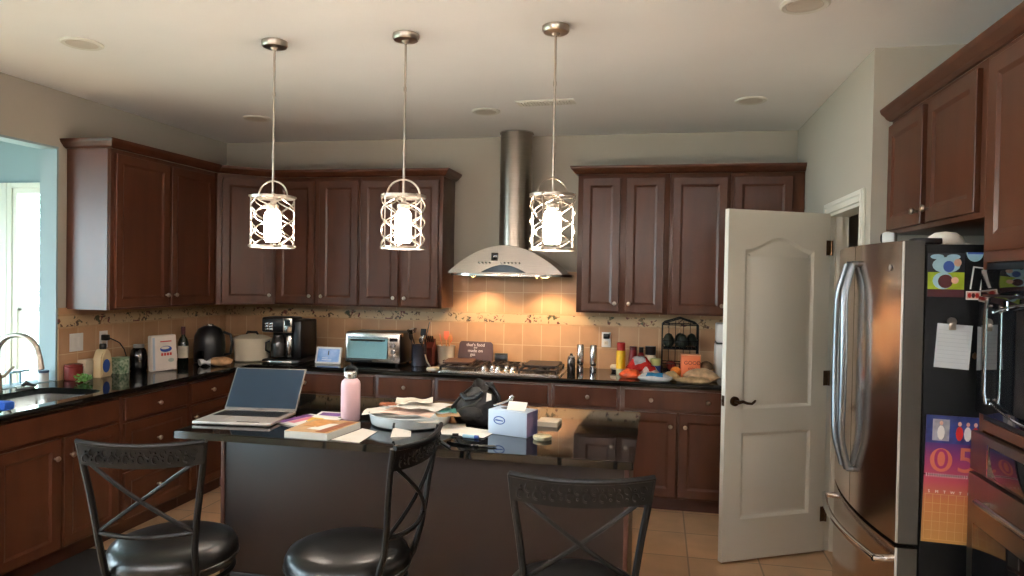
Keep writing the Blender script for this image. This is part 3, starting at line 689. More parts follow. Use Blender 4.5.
for i, s in enumerate(('S','M','T','W','T','F','S')): text('weekday', s, .014, WHITE, (-.076+.0251*i,-.0036,-.045), (pi/2,0,0), t)
# on top of the fridge
t = thing('white_camera', 'small white camera with a black lens on top of the fridge', 'camera', (2.15,-2.10,FH+.0), -.5)
g = G(); g.box((-.025,-.03,0),(.03,.03,.014), WHITE, .005); g.cyl((0,0,.012),(0,0,.03), .008, WHITE); g.build('stand', t)
g = G(); g.box((-.02,-.032,.028),(.036,.03,.085), WHITE, .012); g.build('head', t); g = G(); g.cyl((-.02,0,.056),(-.028,0,.056), .021, BLK, seg=18); g.build('lens', t)
t = thing('folded_hat', 'white rounded hat lying on top of the fridge', 'hat', (2.15,-2.78,FH-.0115), .3)
g = G(); g.lathe([(.062,0),(.064,.012),(.055,.035),(.035,.05),(0,.055)], PAPER, seg=20); g.build('hat_crown', t); g = G(); g.prism([(-.05,-.05),(-.05,-.07),(-.02,-.095),(.02,-.095),(.05,-.07),(.05,-.05),(0,-.062)], 0.001, .008, PAPER); g.build('brim', t)

# cabinet over the fridge and oven tower
cabinet('over_fridge_cabinet', 'brown two-door cabinet above the refrigerator', XF, YS-.004, -pi/2, 1.024, .62, 1.865, UT,
  [('door',.012,.465,1.885,2.385,[(.43,1.94)]), ('door',.525,.985,1.885,2.385,[(.56,1.94)])])
TY0 = -2.98; TW = .82
t = thing('oven_tower_cabinet', 'tall brown cabinet tower housing the microwave and wall oven', 'cabinet', (XF,TY0,0), -pi/2)
g = G(); dp = .62
g.box((0,0,.1),(TW,dp,.30), WOOD); g.box((0,0,1.71),(TW,dp,UT), WOOD); g.box((0,0,.30),(.03,dp,1.71), WOOD); g.box((TW-.03,0,.30),(TW,dp,1.71), WOOD); g.box((.03,.05,1.125),(TW-.03,dp,1.19), WOOD); g.box((.03,0,1.14),(TW-.03,.05,1.175), WOOD); g.box((0,.07,0),(TW,dp,.1), WOODD)
g.build('carcass', t)
shaker(t, 'door', .06, .43, 1.745, 2.385, [(.40,1.80)]); shaker(t, 'door', .44, .80, 1.745, 2.385, [(.47,1.80)]); shaker(t, 'drawer', .03, TW-.03, .12, .28, [(.4,.2)])
t = thing('microwave', 'black built-in microwave with a vertical chrome handle', 'microwave', (XF,TY0,0), -pi/2)
g = G(); g.box((.034,-.002,1.178),(TW-.034,.45,1.707), BLK); g.build('body', t)
g = G(); g.box((.02,-.014,1.60),(TW-.01,-.003,1.685), BLKG, .003); g.build('vent_band', t)
g = G(); g.box((.02,-.022,1.20),(TW-.20,-.003,1.595), BLKG, .004); d = g.build('door', t)
g = G(); g.box((.06,-.0245,1.235),(TW-.24,-.0225,1.555), mat('window_tint', (20,20,22), .04, spec=.8)); g.build('window', d)
g = G(); g.box((TW-.195,-.03,1.20),(TW-.01,-.003,1.595), BLKG, .004); g.build('control_panel', t)
g = G(); g.tube([(.145,-.042,1.245),(.14,-.046,1.28),(.14,-.046,1.55),(.145,-.042,1.59)], .006, CHROME, 8); g.cyl((.142,-.044,1.26),(.142,-.028,1.26), .005, CHROME); g.cyl((.142,-.044,1.565),(.142,-.028,1.565), .005, CHROME); g.build('handle', d)
for s, z in ((1,1.545),(-1,1.25)):
    g = G(); g.tube([(.165+.43*i/12, -.034, z+s*.03*sin(pi*i/12)) for i in range(13)], .004, CHROME, 6); g.build('chrome_arc', d)
t = thing('wall_oven', 'stainless steel wall oven with a tubular handle below the microwave', 'oven', (XF,TY0,0), -pi/2)
g = G(); g.box((.034,-.002,.305),(TW-.034,.55,1.12), BLK); g.build('body', t)
g = G(); OS = mat('oven_steel', (140,124,110), .3, 1, var=.04, scale=8)
g.box((.008,-.028,1.002),(TW-.008,-.003,1.135), OS, .004); c = g.build('control_panel', t)
g = G(); g.box((.15,-.030,1.012),(TW-.15,-.0282,1.108), BLKG, .001); g.build('display', c); g = G(); g.box((.14,-.031,1.006),(.147,-.0282,1.112), CHROME); g.build('display_edge', c)
g = G(); g.box((.008,-.032,.31),(TW-.008,-.003,.992), OS, .004); d = g.build('door', t)
g = G(); g.box((.06,-.0345,.40),(TW-.06,-.0322,.83), BLKG, .001); g.build('window', d)
g = G(); g.cyl((.15,-.062,.925),(TW-.12,-.062,.925), .011, STEEL); g.cyl((.17,-.062,.925),(.17,-.03,.925), .008, STEEL); g.cyl((TW-.15,-.062,.925),(TW-.15,-.03,.925), .008, STEEL); g.build('handle', d)

# ---------------------------------------------------------------- bar stools
def stool():
    t = thing('bar_stool', '', 'bar stool', (0,0,0), group='black iron bar stools at the island')
    zs = .64
    g = G(); g.lathe([(0,zs-.085),(.20,zs-.085),(.228,zs-.075),(.241,zs-.05),(.241,zs-.020),(.228,zs+.004),(.19,zs+.018),(.1,zs+.025),(0,zs+.026)], VINYL, seg=48)
    s = g.build('seat', t, ang=60)
    g = G(); g.tube([(.2415*cos(2*pi*i/48), .2415*sin(2*pi*i/48), zs-.045) for i in range(48)], .004, VINYL, 6, True); g.build('piping', s)
    g = G(); g.tube([(.222*cos(2*pi*i/48), .222*sin(2*pi*i/48), zs-.10) for i in range(48)], .011, BLKM, 8, True)
    g.lathe([(0,zs-.088),(.12,zs-.088),(.12,zs-.13),(.05,zs-.14),(0,zs-.14)], BLKM, seg=24)
    for k in range(4):
        a = pi/4+k*pi/2; g.tube([(0,0,zs-.11),(.222*cos(a),.222*sin(a),zs-.10)], .009, BLKM, 6)
    g.build('seat_ring', t)
    for k in range(4):
        a = pi/4+k*pi/2; c, s_ = cos(a), sin(a)
        g = G(); g.tube([(.215*c,.215*s_,zs-.10),(.225*c,.225*s_,zs-.25),(.235*c,.235*s_,zs-.42),(.275*c,.275*s_,.0)], [.012,.012,.012,.013], BLKM, 8); g.lathe([(.017,0),(.017,.012),(.012,.016)], BLK, (.275*c,.275*s_,0), 12); g.build('leg', t)
    g = G(); g.tube([(.238*cos(2*pi*i/48), .238*sin(2*pi*i/48), .20) for i in range(48)], .009, BLKM, 8, True); g.build('foot_ring', t)
    # back: two flared posts
    for s in (-1,1):
        P = [(s*.155,-.165,zs-.10),(s*.163,-.205,zs-.03),(s*.168,-.232,zs+.06),(s*.178,-.245,zs+.15),(s*.192,-.255,zs+.25),(s*.207,-.268,zs+.34),(s*.218,-.285,zs+.43)]
        g = G(); g.tube(P, [.013,.013,.0125,.012,.012,.012,.012], BLKM, 8); g.build('back_post', t)
    # top rail: curved plate with embossed scroll
    def rail(z0, z1, w, dy, th, y0, sag=.0):
        n = 14; vs = []; fs = []
        for i in range(n+1):
            u = -1+2*i/n; x = u*w; y = y0 - dy*(1-u*u); zt = sag*(1-u*u)
            vs += [(x,y,z0(u)-zt),(x,y,z1(u)-zt),(x,y-th,z1(u)-zt),(x,y-th,z0(u)-zt)]
        for i in range(n):
            for j in range(4): fs.append((i*4+j, i*4+(j+1)%4, (i+1)*4+(j+1)%4, (i+1)*4+j))
        fs += [(0,1,2,3), (n*4+3,n*4+2,n*4+1,n*4)]
        return vs, fs
    zt = zs+.43; g = G(); vs, fs = rail(lambda u: zt-.075, lambda u: zt, .218, .035, .008, -.278, .010)
    for k in range(0, len(vs)): vs[k] = (vs[k][0], vs[k][1] + (-.01 if vs[k][2] > zt-.04 else .005), vs[k][2])
    g.raw(vs, fs, BLKM)
    g.tube([((-1+2*i/14)*.222, -.292-.035*(1-(-1+2*i/14)**2), zt-.010*(1-(-1+2*i/14)**2)+.002) for i in range(15)], .009, BLKM, 8)
    r = g.build('top_rail', t)
    g = G()
    for i in range(16):
        u = -.86+1.72*i/15; y = -.290-.035*(1-u*u); z = zt-.045
        P = [(u*.218+.010*cos(a), y-.001, z+(.012 if i % 2 else -.008)+.012*sin(a)) for a in [pi*2*k/8*(.8) for k in range(9)]]
        g.tube(P, .003, BLKM, 5)
        g.ball((u*.218, y-.002, z-.012 if i % 2 else z+.014), .005, BLKM, 1)
    g.build('scroll_relief', r)
    # lower rail
    zl = zs+.115
    g = G(); g.tube([((-1+2*i/12)*.173, -.238-.03*(1-(-1+2*i/12)**2), zl-.01*(1-(-1+2*i/12)**2)) for i in range(13)], .009, BLKM, 8); g.build('lower_rail', t)
    # crossed bars
    for s in (-1,1):
        P = []
        for i in range(11):
            u = i/10; x = s*(-.165+.35*u); z = zl+.005+(.24)*u; bow = .03*(1-(2*u-1)**2); P.append((x,-.245-.035*u-bow+(.004 if s > 0 else 0), z))
        g = G(); g.tube(P, .0075, BLKM, 6); g.build('cross_bar', t)
    return t
st = stool()
for i, (x, y, r, lab) in enumerate(((-.612,-3.40,15,'black bar stool on the left, its back to the camera in front of the drawers'), (.034,-3.31,86,'black bar stool in the middle, turned sideways so its back is seen edge-on'), (.866,-3.418,9,'black bar stool on the right, only its back rest and seat edge in view'))):
    o = st if i == 0 else copy_tree(st)
    o.location = (x,y,0); o.rotation_euler.z = RD(r); o['label'] = lab; o.scale = (.925,.925,1)
g = G(); g.prism(rrect(-2.08-.02,-3.7,-1.40,-2.15,.02), .001, .011, mat('rug_black', (24,22,22), .9, var=.3, scale=200, bump=.2)); tag(g.build('kitchen_mat'), 'black floor mat in front of the sink cabinets', 'mat')

# ---------------------------------------------------------------- island clutter
Z = CT+.0003
t = thing('laptop', 'open silver laptop with a dark screen at the left end of the island', 'laptop', (-.845,-2.565,Z), .105)
SIL = mat('silver_shell', (200,192,186), .35, .6, var=.02, scale=20)
sk = MX.Identity(4)
g = G(sk); g.box((-.19,-.155,.003),(.19,.15,.018), SIL, .004); 
for x in (-.17,.17):
    for y in (-.14,.13): g.cyl((x,y,0),(x,y,.004), .007, BLK)
b = g.build('base', t)
g = G(sk); g.box((-.168,-.01,.0178),(.168,.118,.0186), DKGREY); g.build('keyboard_deck', b)
g = G(sk)
for r_ in range(5):
    for c_ in range(14): g.box((-.163+.0235*c_,.094-.024*r_,.0186),(-.163+.0235*c_+.019,.094-.024*r_+.019,.0200), BLK)
g.build('keys', b)
g = G(sk); g.box((-.05,-.125,.0178),(.07,-.03,.0184), mat('touchpad_grey', (170,164,158), .4)); g.build('touchpad', b)
g = G(sk); g.box((.02,-.143,.0178),(.13,-.130,.0183), INK); g.build('palm_sticker', b)
a = RD(33); LM = MX.Translation((0,.15,.018)) @ sk @ MX.Rotation(-a,4,'X')
g = G(LM); g.box((-.19,0,.0),(.19,.007,.235), mat('lid_grey', (112,106,100), .4, .4, var=.02), .003); s = g.build('screen_lid', t)
g = G(LM); g.box((-.183,-.0012,.012),(.183,-.0002,.229), mat('laptop_screen', (36,50,64), .35, var=.03, scale=2, spec=.25)); g.build('display', s)
text('lid_logo', 'DELL', .012, DKGREY, LM @ V((0,-.0008,.0065)), (pi/2-a,0,0), s, ext=.0002)

t = thing('water_bottle', 'pale pink water bottle with a steel cap on the island', 'bottle', (-.362,-2.43,Z))
PINK = mat('pink_powder_coat', (230,190,196), .45, var=.02)
g = G(); g.lathe([(.044,0),(.047,.004),(.047,.175),(.044,.19),(.032,.203),(.028,.206)], PINK, seg=32); g.build('body', t)
g = G(); g.lathe([(.028,.203),(.028,.212),(.034,.214),(.035,.236),(.031,.242),(0,.243)], STEEL, seg=28); c = g.build('cap', t)
g = G(); g.tube([(-.03,0,.225),(-.03,0,.25),(-.015,0,.262),(.015,0,.262),(.03,0,.25),(.03,0,.225)], .007, BLK, 8); g.build('carry_loop', c)

def sheet(name, label, pts, z, th, m, cat='paper', grp=None, rot=0, cover=None):
    g = G(); cx = sum(p[0] for p in pts)/len(pts); cy = sum(p[1] for p in pts)/len(pts)
    q = [(p[0]-cx,p[1]-cy) for p in pts]; g.prism(q, 0, th, m)
    if cover:
        for mm, f in cover:
            g.raw([((a*q[0][0]+(1-a)*q[1][0])*(1-b)+(a*q[3][0]+(1-a)*q[2][0])*b, (a*q[0][1]+(1-a)*q[1][1])*(1-b)+(a*q[3][1]+(1-a)*q[2][1])*b, th+.0004) for a, b in f], [tuple(range(len(f)))], mm)
    return tag(g.build(name, loc=(cx,cy,z), fixn=False, flat=True), label, cat, grp)
TEAL = mat('teal_print', (80,150,140), .5, var=.1); PURP = mat('purple_print', (120,70,140), .5, var=.15); BRN = mat('brown_print', (150,88,50), .5, var=.2, scale=30)
sheet('magazine', 'glossy magazine with purple and pink cover, right of the laptop', [(-.66,-2.60),(-.50,-2.66),(-.44,-2.44),(-.60,-2.38)], Z, .008, PAPER, 'magazine', cover=[(PURP,[(1,0),(.75,0),(.7,.9),(1,.9)]),(mat('pink_print',(224,130,150),.5,var=.2),[(.7,.1),(.45,.1),(.45,.8),(.7,.8)])])
sheet('magazine', 'magazine with a yellow and violet cover behind the book stack', [(-.52,-2.58),(-.40,-2.60),(-.38,-2.34),(-.56,-2.34)], Z+.009, .006, PAPER, 'magazine', cover=[(YEL,[(1,.0),(.5,0),(.5,.35),(1,.35)]),(PURP,[(.9,.6),(.2,.6),(.2,.9),(.9,.9)]),(GREEN,[(.15,.5),(0,.5),(0,.8),(.15,.8)])])
bk = [(-.475,-2.862),(-.272,-2.866),(-.235,-2.60),(-.47,-2.585)]
sheet('paperback_book', 'thick white-edged book with an orange-brown photo cover at the front edge of the island', bk, Z, .030, mat('page_edges', (206,206,200), .8, var=.06, scale=200, stretch=(1,1,8)), 'book', cover=[(GOLDL,[(1,0),(0,0),(0,1),(1,1)])])
sheet('torn_page', 'small white printed clipping lying on the brown book', [(-.40,-2.80),(-.31,-2.82),(-.29,-2.68),(-.36,-2.68)], Z+.0308, .001, PAPER, 'paper')
sheet('paper_strip', 'orange-brown card strip lying across the right side of the book', [(-.335,-2.85),(-.29,-2.855),(-.25,-2.62),(-.29,-2.62)], Z+.0308, .0015, BRN, 'card')
sheet('orange_card', 'yellow-orange card on the far half of the brown book', [(-.45,-2.74),(-.37,-2.76),(-.33,-2.62),(-.44,-2.61)], Z+.0308, .0012, mat('amber_print', (206,146,84), .5, var=.15, scale=30), 'card')
sheet('loose_sheet', 'white sheet of paper between the book and the paper bowl', [(-.262,-2.846),(-.125,-2.868),(-.135,-2.64),(-.225,-2.60)], Z, .001, PAPER)
def rumple(name, label, cx, cy, z, w, d, amp, m, rz=0, cat='paper', n=10, th=.0012, seed=1, patches=None):
    rnd = random.Random(seed); ph = [rnd.uniform(0,6.3) for _ in range(6)]; g = G(); vs = []; fs = []
    f = lambda u, v: amp*(.5+.28*sin(3.1*u+ph[0])*cos(2.2*v+ph[1])+.22*sin(5.3*u-3*v+ph[2]))
    for j in range(n+1):
        for i in range(n+1):
            u, v = i/n*2-1, j/n*2-1; vs.append((u*w/2, v*d/2, f(u,v)))
    k = n+1; o = len(vs); vs += [(x,y,zz+th) for x,y,zz in vs]
    for j in range(n):
        for i in range(n): a = j*k+i; fs += [(a,a+k,a+k+1,a+1), (o+a,o+a+1,o+a+k+1,o+a+k)]
    for i in range(n): fs += [(i,i+1,o+i+1,o+i), (n*k+i+1,n*k+i,o+n*k+i,o+n*k+i+1), (i*k+k,i*k,o+i*k,o+i*k+k), (i*k+n,i*k+k+n,o+i*k+k+n,o+i*k+n)]
    g.raw(vs, fs, m); return tag(g.build(name, loc=(cx,cy,z), rot=(0,0,rz)), label, cat)
t = thing('serving_bowl', 'shallow round white bowl heaped with papers and mail on the island', 'bowl', (-.055,-2.42,Z))
BW = mat('pale_blue_ceramic', (214,220,222), .25, var=.01)
g = G(); g.lathe([(0,0),(.175,0),(.187,.008),(.197,.052),(.203,.056),(.197,.059),(.190,.054),(.178,.014),(.168,.008),(0,.008)], BW, seg=48); g.build('body', t)
rumple('mail_sheet', 'lowest cream envelope in the white bowl, sticking out to the left', -.17, -2.46, Z+.052, .20, .16, .012, PAPER, .25, 'envelope', seed=2)
rumple('mail_sheet', 'pinkish folded sheet across the middle of the white bowl', -.03, -2.47, Z+.057, .26, .16, .016, mat('pink_paper', (228,196,180), .7, var=.05), -.12, seed=3)
rumple('mail_sheet', 'broad white sheet near the top of the bowl heap', -.01, -2.40, Z+.075, .26, .18, .02, PAPER, -.2, seed=4)
rumple('mail_sheet', 'top white sheet with a raised fold on the bowl heap', -.05, -2.38, Z+.094, .18, .14, .018, mat('warm_paper', (236,226,212), .8), .3, seed=5)
rumple('flyer', 'teal-printed flyer at the right side of the bowl heap', .115, -2.40, Z+.062, .10, .11, .012, TEAL, .4, 'flyer', seed=6)
rumple('flyer', 'orange-edged flyer lying over the right rim of the bowl', .15, -2.47, Z+.056, .11, .08, .008, GOLDL, .5, 'flyer', seed=7)
rumple('envelope_corner', 'cream receipts hanging over the front rim of the bowl', .05, -2.565, Z+.040, .16, .06, .006, PAPER, .15, 'paper', seed=8)
g = G(); g.box((-.045,-.02,0),(.045,.02,.014), mat('cork_brown', (160,92,62), .6, var=.2, scale=50), .004); tag(g.build('wooden_comb', loc=(-.19,-2.36,Z+.068), rot=(0,0,.1)), 'reddish brown block lying on the left of the paper heap', 'block')
t = thing('price_tag', 'small white folded tag in front of the paper bowl', 'tag', (-.005,-2.685,Z), .5)
g = G(); g.raw([(-.05,-.03,0),(.04,-.035,.0),(.05,.02,.012),(-.03,.03,.03),(-.05,-.03,.001),(.04,-.035,.001),(.05,.02,.013),(-.03,.03,.031)], [(0,3,2,1),(4,5,6,7),(0,1,5,4),(1,2,6,5),(2,3,7,6),(3,0,4,7)], PAPER); g.build('card', t)
g = G(); g.cyl((-.03,.02,.033),(-.025,.035,.048), .006, BLK); g.build('clip', t)
rumple('printed_letter', 'white printed letter lying in front of the dark bag', .27, -2.545, Z, .22, .17, .004, PAPER, -.15, 'paper', seed=11)
rumple('printed_letter', 'cream sheet under the letter, toward the bowl', .17, -2.48, Z, .14, .20, .0025, mat('warm_paper', (236,226,212), .8), .3, 'paper', seed=12)
t = thing('marker_cap', 'small black clip lying on the letter', 'clip', (.24,-2.655,Z+.006), .2); g = G(); g.box((-.014,-.007,0),(.014,.007,.012), BLK, .002); g.build('body', t)
t = thing('lip_balm', 'pale blue tube lying at the edge of the letter', 'tube', (.31,-2.66,Z), -.1); g = G(); g.cyl((-.035,0,.009),(.02,0,.009), .008, SKY); g.build('body', t); g = G(); g.cyl((.02,0,.009),(.038,0,.009), .0085, BLUE); g.build('cap', t)
def pen(x, y, rz, m, lab, L=.14):
    t = thing('ballpoint_pen', lab, 'pen', (x,y,Z+.005), rz); g = G(); g.tube([(-L/2,0,0),(L/2-.012,0,0),(L/2,0,-.002)], [.0045,.0045,.001], m, 8); g.build('barrel', t); g = G(); g.box((-L/2+.005,-.001,.004),(-L/2+.04,.001,.0065), CHROME); g.build('clip', t)
pen(.235,-2.80,2.2,BLK,'black pen lying diagonally left of the phone, near the stool back')
pen(.40,-2.795,.15,DKGREY,'dark grey pen lying by the front edge, in front of the tissue box', .12)
t = thing('smartphone', 'flat black smartphone on the island by the middle stool back', 'phone', (.315,-2.765,Z), -.3); g = G(); g.prism(rrect(-.075,-.036,.075,.036,.008), 0, .009, BLKG, bev=.002); g.build('body', t)

# dark camera bag
t = thing('drawstring_pouch', 'dark grey slouching fabric bag standing open on the island', 'bag', (.265,-2.33,Z)); t.scale = (1.04,1,.93)
BG = mat('bag_fabric', (26,22,20), .55, var=.6, scale=18, bump=1.0)
g = G(); n = 26; rings = []; rnd = random.Random(5); vs = []; fs = []
lv = [(0,.075,.055,0,0),(.012,.092,.065,0,0),(.05,.108,.075,-.012,0),(.09,.105,.075,-.016,0),(.13,.088,.07,.0,0),(.165,.068,.06,.012,.0),(.195,.05,.05,.012,0),(.205,.045,.042,.012,0),(.175,.03,.03,.012,0),(.14,.02,.02,.01,0)]
for j, (z, a, b, ox, oy) in enumerate(lv):
    for i in range(n):
        th = 2*pi*i/n; k = 1+.12*sin(4*th+j*.9)+.07*sin(9*th-j*1.7)+.05*rnd.uniform(-1,1)
        zz = z + (.010*sin(3*th+j) if 0 < j < 8 else 0) + (.02*cos(th-1.8) if j >= 6 else 0)
        vs.append((ox+a*k*cos(th), oy+b*k*sin(th), zz))
for j in range(len(lv)-1):
    for i in range(n): fs.append((j*n+i, j*n+(i+1)%n, (j+1)*n+(i+1)%n, (j+1)*n+i))
fs += [tuple(range(n))[::-1], tuple(range((len(lv)-1)*n, len(lv)*n))]
g.raw(vs, fs, BG); g.build('body', t, ang=70)
g = G(); g.ball((-.03,-.062,.06), (.062,.032,.044), BG, 3, .04); g.build('front_pocket', t, ang=80)
g = G(); g.tube([(-.08,-.03,.155),(-.045,-.065,.135),(0,-.078,.15),(.03,-.07,.18)], [.010,.014,.014,.010], BLK, 8); g.build('flap_edge', t)
g = G(); g.tube([(.085,-.02,.05),(.102,-.02,.10),(.098,-.02,.15),(.07,-.02,.195),(.035,-.01,.215)], [.009,.010,.010,.009,.007], BLK, 8); g.build('side_strap', t)
g = G(); g.tube([(-.09,-.02,.07),(-.12,-.03,.06),(-.125,-.03,.085),(-.10,-.02,.12),(-.06,-.03,.165),(-.03,-.02,.195)], .006, BLK, 8); g.build('handle_strap', t)
g = G(); g.tube([(-.085,-.085,.075),(-.05,-.092,.10),(0,-.092,.118),(.03,-.086,.15)], .004, DKGREY, 6); g.build('zipper', t)
g = G(MX.Translation((.058,-.062,.150)) @ MX.Rotation(.45,4,'Z') @ MX.Rotation(-.35,4,'X')); g.prism([(-.013,-.022),(.013,-.014),(.014,.016),(-.006,.024)], .0, .002, PAPER, MX.Rotation(pi/2,4,'X')); g.build('brand_patch', t)
# tissue box
t = thing('tissue_box', 'pale blue tissue box with a blue end and an oval logo, on the island', 'tissue box', (.36,-2.535,Z), -.27)
w, d, h = .195, .115, .112
PBL = mat('pale_blue_card', (196,212,232), .45, var=.03, scale=6); DBL = mat('deep_blue_card', (86,104,176), .45, var=.35, scale=9, rgb2=(170,150,190))
g = G(); g.box((0,0,0),(w,d,h), PBL, .002); b = g.build('carton', t)
g = G(); g.box((w+.0003,.002,.002),(w+.0012,d-.002,h-.002), DBL); g.build('end_panel', t)
g = G(); g.raw([(x,-.0012,z) for x,z in ell(.058,.066,.030,.019,24)]+[(x,-.0012,z) for x,z in ell(.058,.066,.025,.0145,24)], [(i,(i+1)%24,24+(i+1)%24,24+i) for i in range(24)], BLUE); g.build('logo', t)
g = G(); g.raw([(x,-.0012,z) for x,z in ((.032,.064),(.075,.062),(.08,.066),(.04,.070))], [(0,1,2,3)], BLUE); g.build('logo', t)
g = G(); g.prism([(x,y) for x,y in ell(w*.5,d*.5,.062,.022,20)], h+.0003, h+.0012, INK); g.build('opening', t)
g = G(); g.tube([(.09,.05,h-.01),(.085,.055,h+.02),(.10,.06,h+.032),(.12,.055,h+.018),(.125,.055,h+.028)], [.014,.012,.008,.006,.003], PAPER, 7, flat=.5); g.build('tissue', t)
t = thing('store_receipt', 'white slip of paper standing in the tissue box slot', 'paper', (.49,-2.545,Z+h+.002), -.2); g = G(); g.box((-.045,-.001,0),(.045,.001,.045), PAPER, 0, MX.Rotation(-.7,4,'X')); g.build('slip', t)
t = thing('hair_clip', 'silver scissors-like clip lying on top of the tissue box', 'clip', (.42,-2.47,Z+h+.002), .3)
g = G(); g.tube([(-.05,0,.006),(-.03,.0,.012),(0,.004,.02),(.03,0,.034),(.045,-.006,.05)], .004, CHROME, 6); g.build('blade', t)
g = G(); g.tube([(.02,.012,.02),(.03,.012,.045),(.036,.006,.052),(.04,0,.04),(.034,.006,.02)], .003, CHROME, 6, True); g.build('loop', t)
g = G(); g.lathe([(0,0),(.038,0),(.042,.006),(.042,.016),(.038,.018),(.0,.018)], mat('cork_coaster', (196,184,150), .6, var=.15, scale=60), seg=28); tag(g.build('coaster_stack', loc=(.62,-2.585,Z)), 'small round beige tin at the right corner of the tissue box', 'tin')
g = G(); g.prism([(-.055,-.055),(.05,-.06),(.055,.055),(-.05,.06)], 0, .022, CREAM, bev=.002); tag(g.build('butter_box', loc=(.60,-2.26,Z)), 'low cream block behind the right side of the tissue box', 'box')

# ---------------------------------------------------------------- back counter items
def outlet(nm, label, loc, rz, w=.072, h=.118, cord=None, kind='outlet'):
    t = thing(nm, label, kind, loc, rz); g = G(); g.box((-w/2,-.006,-h/2),(w/2,0,h/2), WHITE, .002); g.build('plate', t)
    if kind == 'outlet':
        for z in (-.026,.026):
            g = G(); g.prism(rrect(-.016,-.014,.016,.014,.006), 0, .0025, CREAM, MX.Translation((0,-.006,z)) @ MX.Rotation(pi/2,4,'X'))
            for x in (-.006,.006): g.box((x-.001,-.0095,z-.005),(x+.001,-.0086,z+.005), INK)
            g.build('socket', t)
    else:
        for x in ((0,) if w < .1 else (-.023,.023)):
            g = G(); g.box((x-.014,-.009,-.032),(x+.014,-.006,.032), WHITE, .001); g.build('rocker', t)
    return t
outlet('light_switch', 'white double switch plate on the tile left of the beige jug', (XL+.0165,-1.675,1.15), pi/2, .11, .118, kind='light switch')
t = outlet('wall_outlet', 'white outlet with a black plug above the beige jug', (XL+.0165,-1.44,1.15), pi/2)
def plug(loc, rz, pts, lab):
    t = thing('power_cord', lab, 'cord', loc, rz); g = G(); g.box((-.018,-.045,-.02),(.018,-.0005,.02), BLK, .006); g.build('plug', t)
    g = G(); g.tube(pts, .004, BLK, 6); g.build('cable', t)
plug((XL+.0255,-1.455,1.165), pi/2, [(0,-.045,0),(.03,-.07,-.02),(.07,-.075,-.04),(.12,-.07,-.09),(.16,-.06,-.16),(.17,-.06,-.215),(.20,-.03,-.238)], 'black plug and looping cord at the left wall outlet')
outlet('wall_outlet', 'white outlet on the tile just right of the coffee maker', (-1.81,-.0165,1.142), 0)
plug((-1.80,-.0255,1.165), 0, [(0,-.045,0),(.01,-.055,-.03),(.005,-.05,-.12),(.0,-.045,-.24)], 'black plug with a cord hanging behind the coffee maker')
outlet('wall_outlet', 'white outlet with a black night light right of the steel mills', (.713,-.0165,1.146), 0)
t = thing('night_light', 'small black plug-in unit in the outlet by the steel mills', 'plug', (.715,-.0255,1.175)); g = G(); g.box((-.024,-.03,-.02),(.024,-.0005,.02), BLK, .006); g.build('body', t)

# corner: left counter
def put(x, y): return (x, y, Z)
t = thing('candle_jar', 'dark red lidded jar at the window end of the left counter', 'jar', put(-2.60,-1.745))
RW = mat('burgundy_glaze', (120,44,40), .25, var=.1)
g = G(); g.lathe([(.05,0),(.055,.006),(.056,.085),(.05,.09)], RW, seg=26); g.build('body', t); g = G(); g.lathe([(.053,.09),(.054,.1),(.03,.106),(0,.107)], RW, seg=26); g.build('lid', t)
t = thing('recipe_box', 'cream box against the tile behind the green herbs', 'box', put(-2.612,-1.62)); g = G(); g.box((-.03,-.045,0),(.03,.045,.115), CREAM, .004); g.build('body', t); g = G(); g.box((-.032,-.047,.095),(.032,.047,.118), CREAM, .003); g.build('lid', t)
t = thing('herb_bunch', 'small bunch of green herbs in front of the red jar', 'herbs', put(-2.45,-1.82))
g = G(); rnd = random.Random(3); vs = []; fs = []
for i in range(90):
    a = rnd.uniform(0,6.28); r = rnd.uniform(0,.055); z = rnd.uniform(.01,.05); c = V((r*cos(a), r*sin(a), z)); u = V((rnd.gauss(0,1),rnd.gauss(0,1),rnd.gauss(0,.6))).normalized()*.014; v = u.cross(V((rnd.gauss(0,1),rnd.gauss(0,1),1))).normalized()*.008
    k = len(vs); vs += [c+u,c+v,c-u,c-v]; fs.append((k,k+1,k+2,k+3))
g.raw(vs, fs, GREEN); g.build('leaves', t, fixn=False)
g = G(); 
for i in range(7): a = i*.9; g.tube([(0,0,.004),(.03*cos(a),.03*sin(a),.02),(.045*cos(a),.045*sin(a),.03)], .0018, GREEN, 5)
g.build('stems', t)
t = thing('detergent_jug', 'beige handled jug with a blue label and black cap', 'jug', put(-2.53,-1.575), .3)
BJ = mat('beige_plastic', (214,190,150), .4, var=.02)
g = G(MX.Rotation(pi/2-.3+.15,4,'Z')); g.prism([(-.055,0),(.055,0),(.058,.02),(.058,.12),(.04,.165),(.018,.185),(-.018,.185),(-.035,.17),(-.055,.13)], -.03, .03, BJ, MX.Rotation(pi/2,4,'X'), bev=.008); g.build('body', t)
g = G(MX.Rotation(pi/2-.15,4,'Z')); g.prism([(x,z) for x,z in ell(-.008,.075,.038,.045,20)], .0305, .0315, BLUE, MX.Rotation(pi/2,4,'X')); g.build('label', t)
g = G(); g.lathe([(.02,.185),(.022,.19),(.022,.215),(.018,.222),(0,.222)], BLK, seg=18); g.build('cap', t)
t = thing('floral_tin', 'green and white patterned tin beside the beige jug', 'tin', put(-2.55,-1.39)); g = G(); FT = mat('floral_print', (190,200,176), .4, rgb2=(70,110,80), scale=45)
g.prism(rrect(-.04,-.045,.04,.045,.012), 0, .10, FT); g.build('body', t); g = G(); g.prism(rrect(-.042,-.047,.042,.047,.013), .10, .112, mat('sage_lid', (130,150,120), .4)); g.build('lid', t)
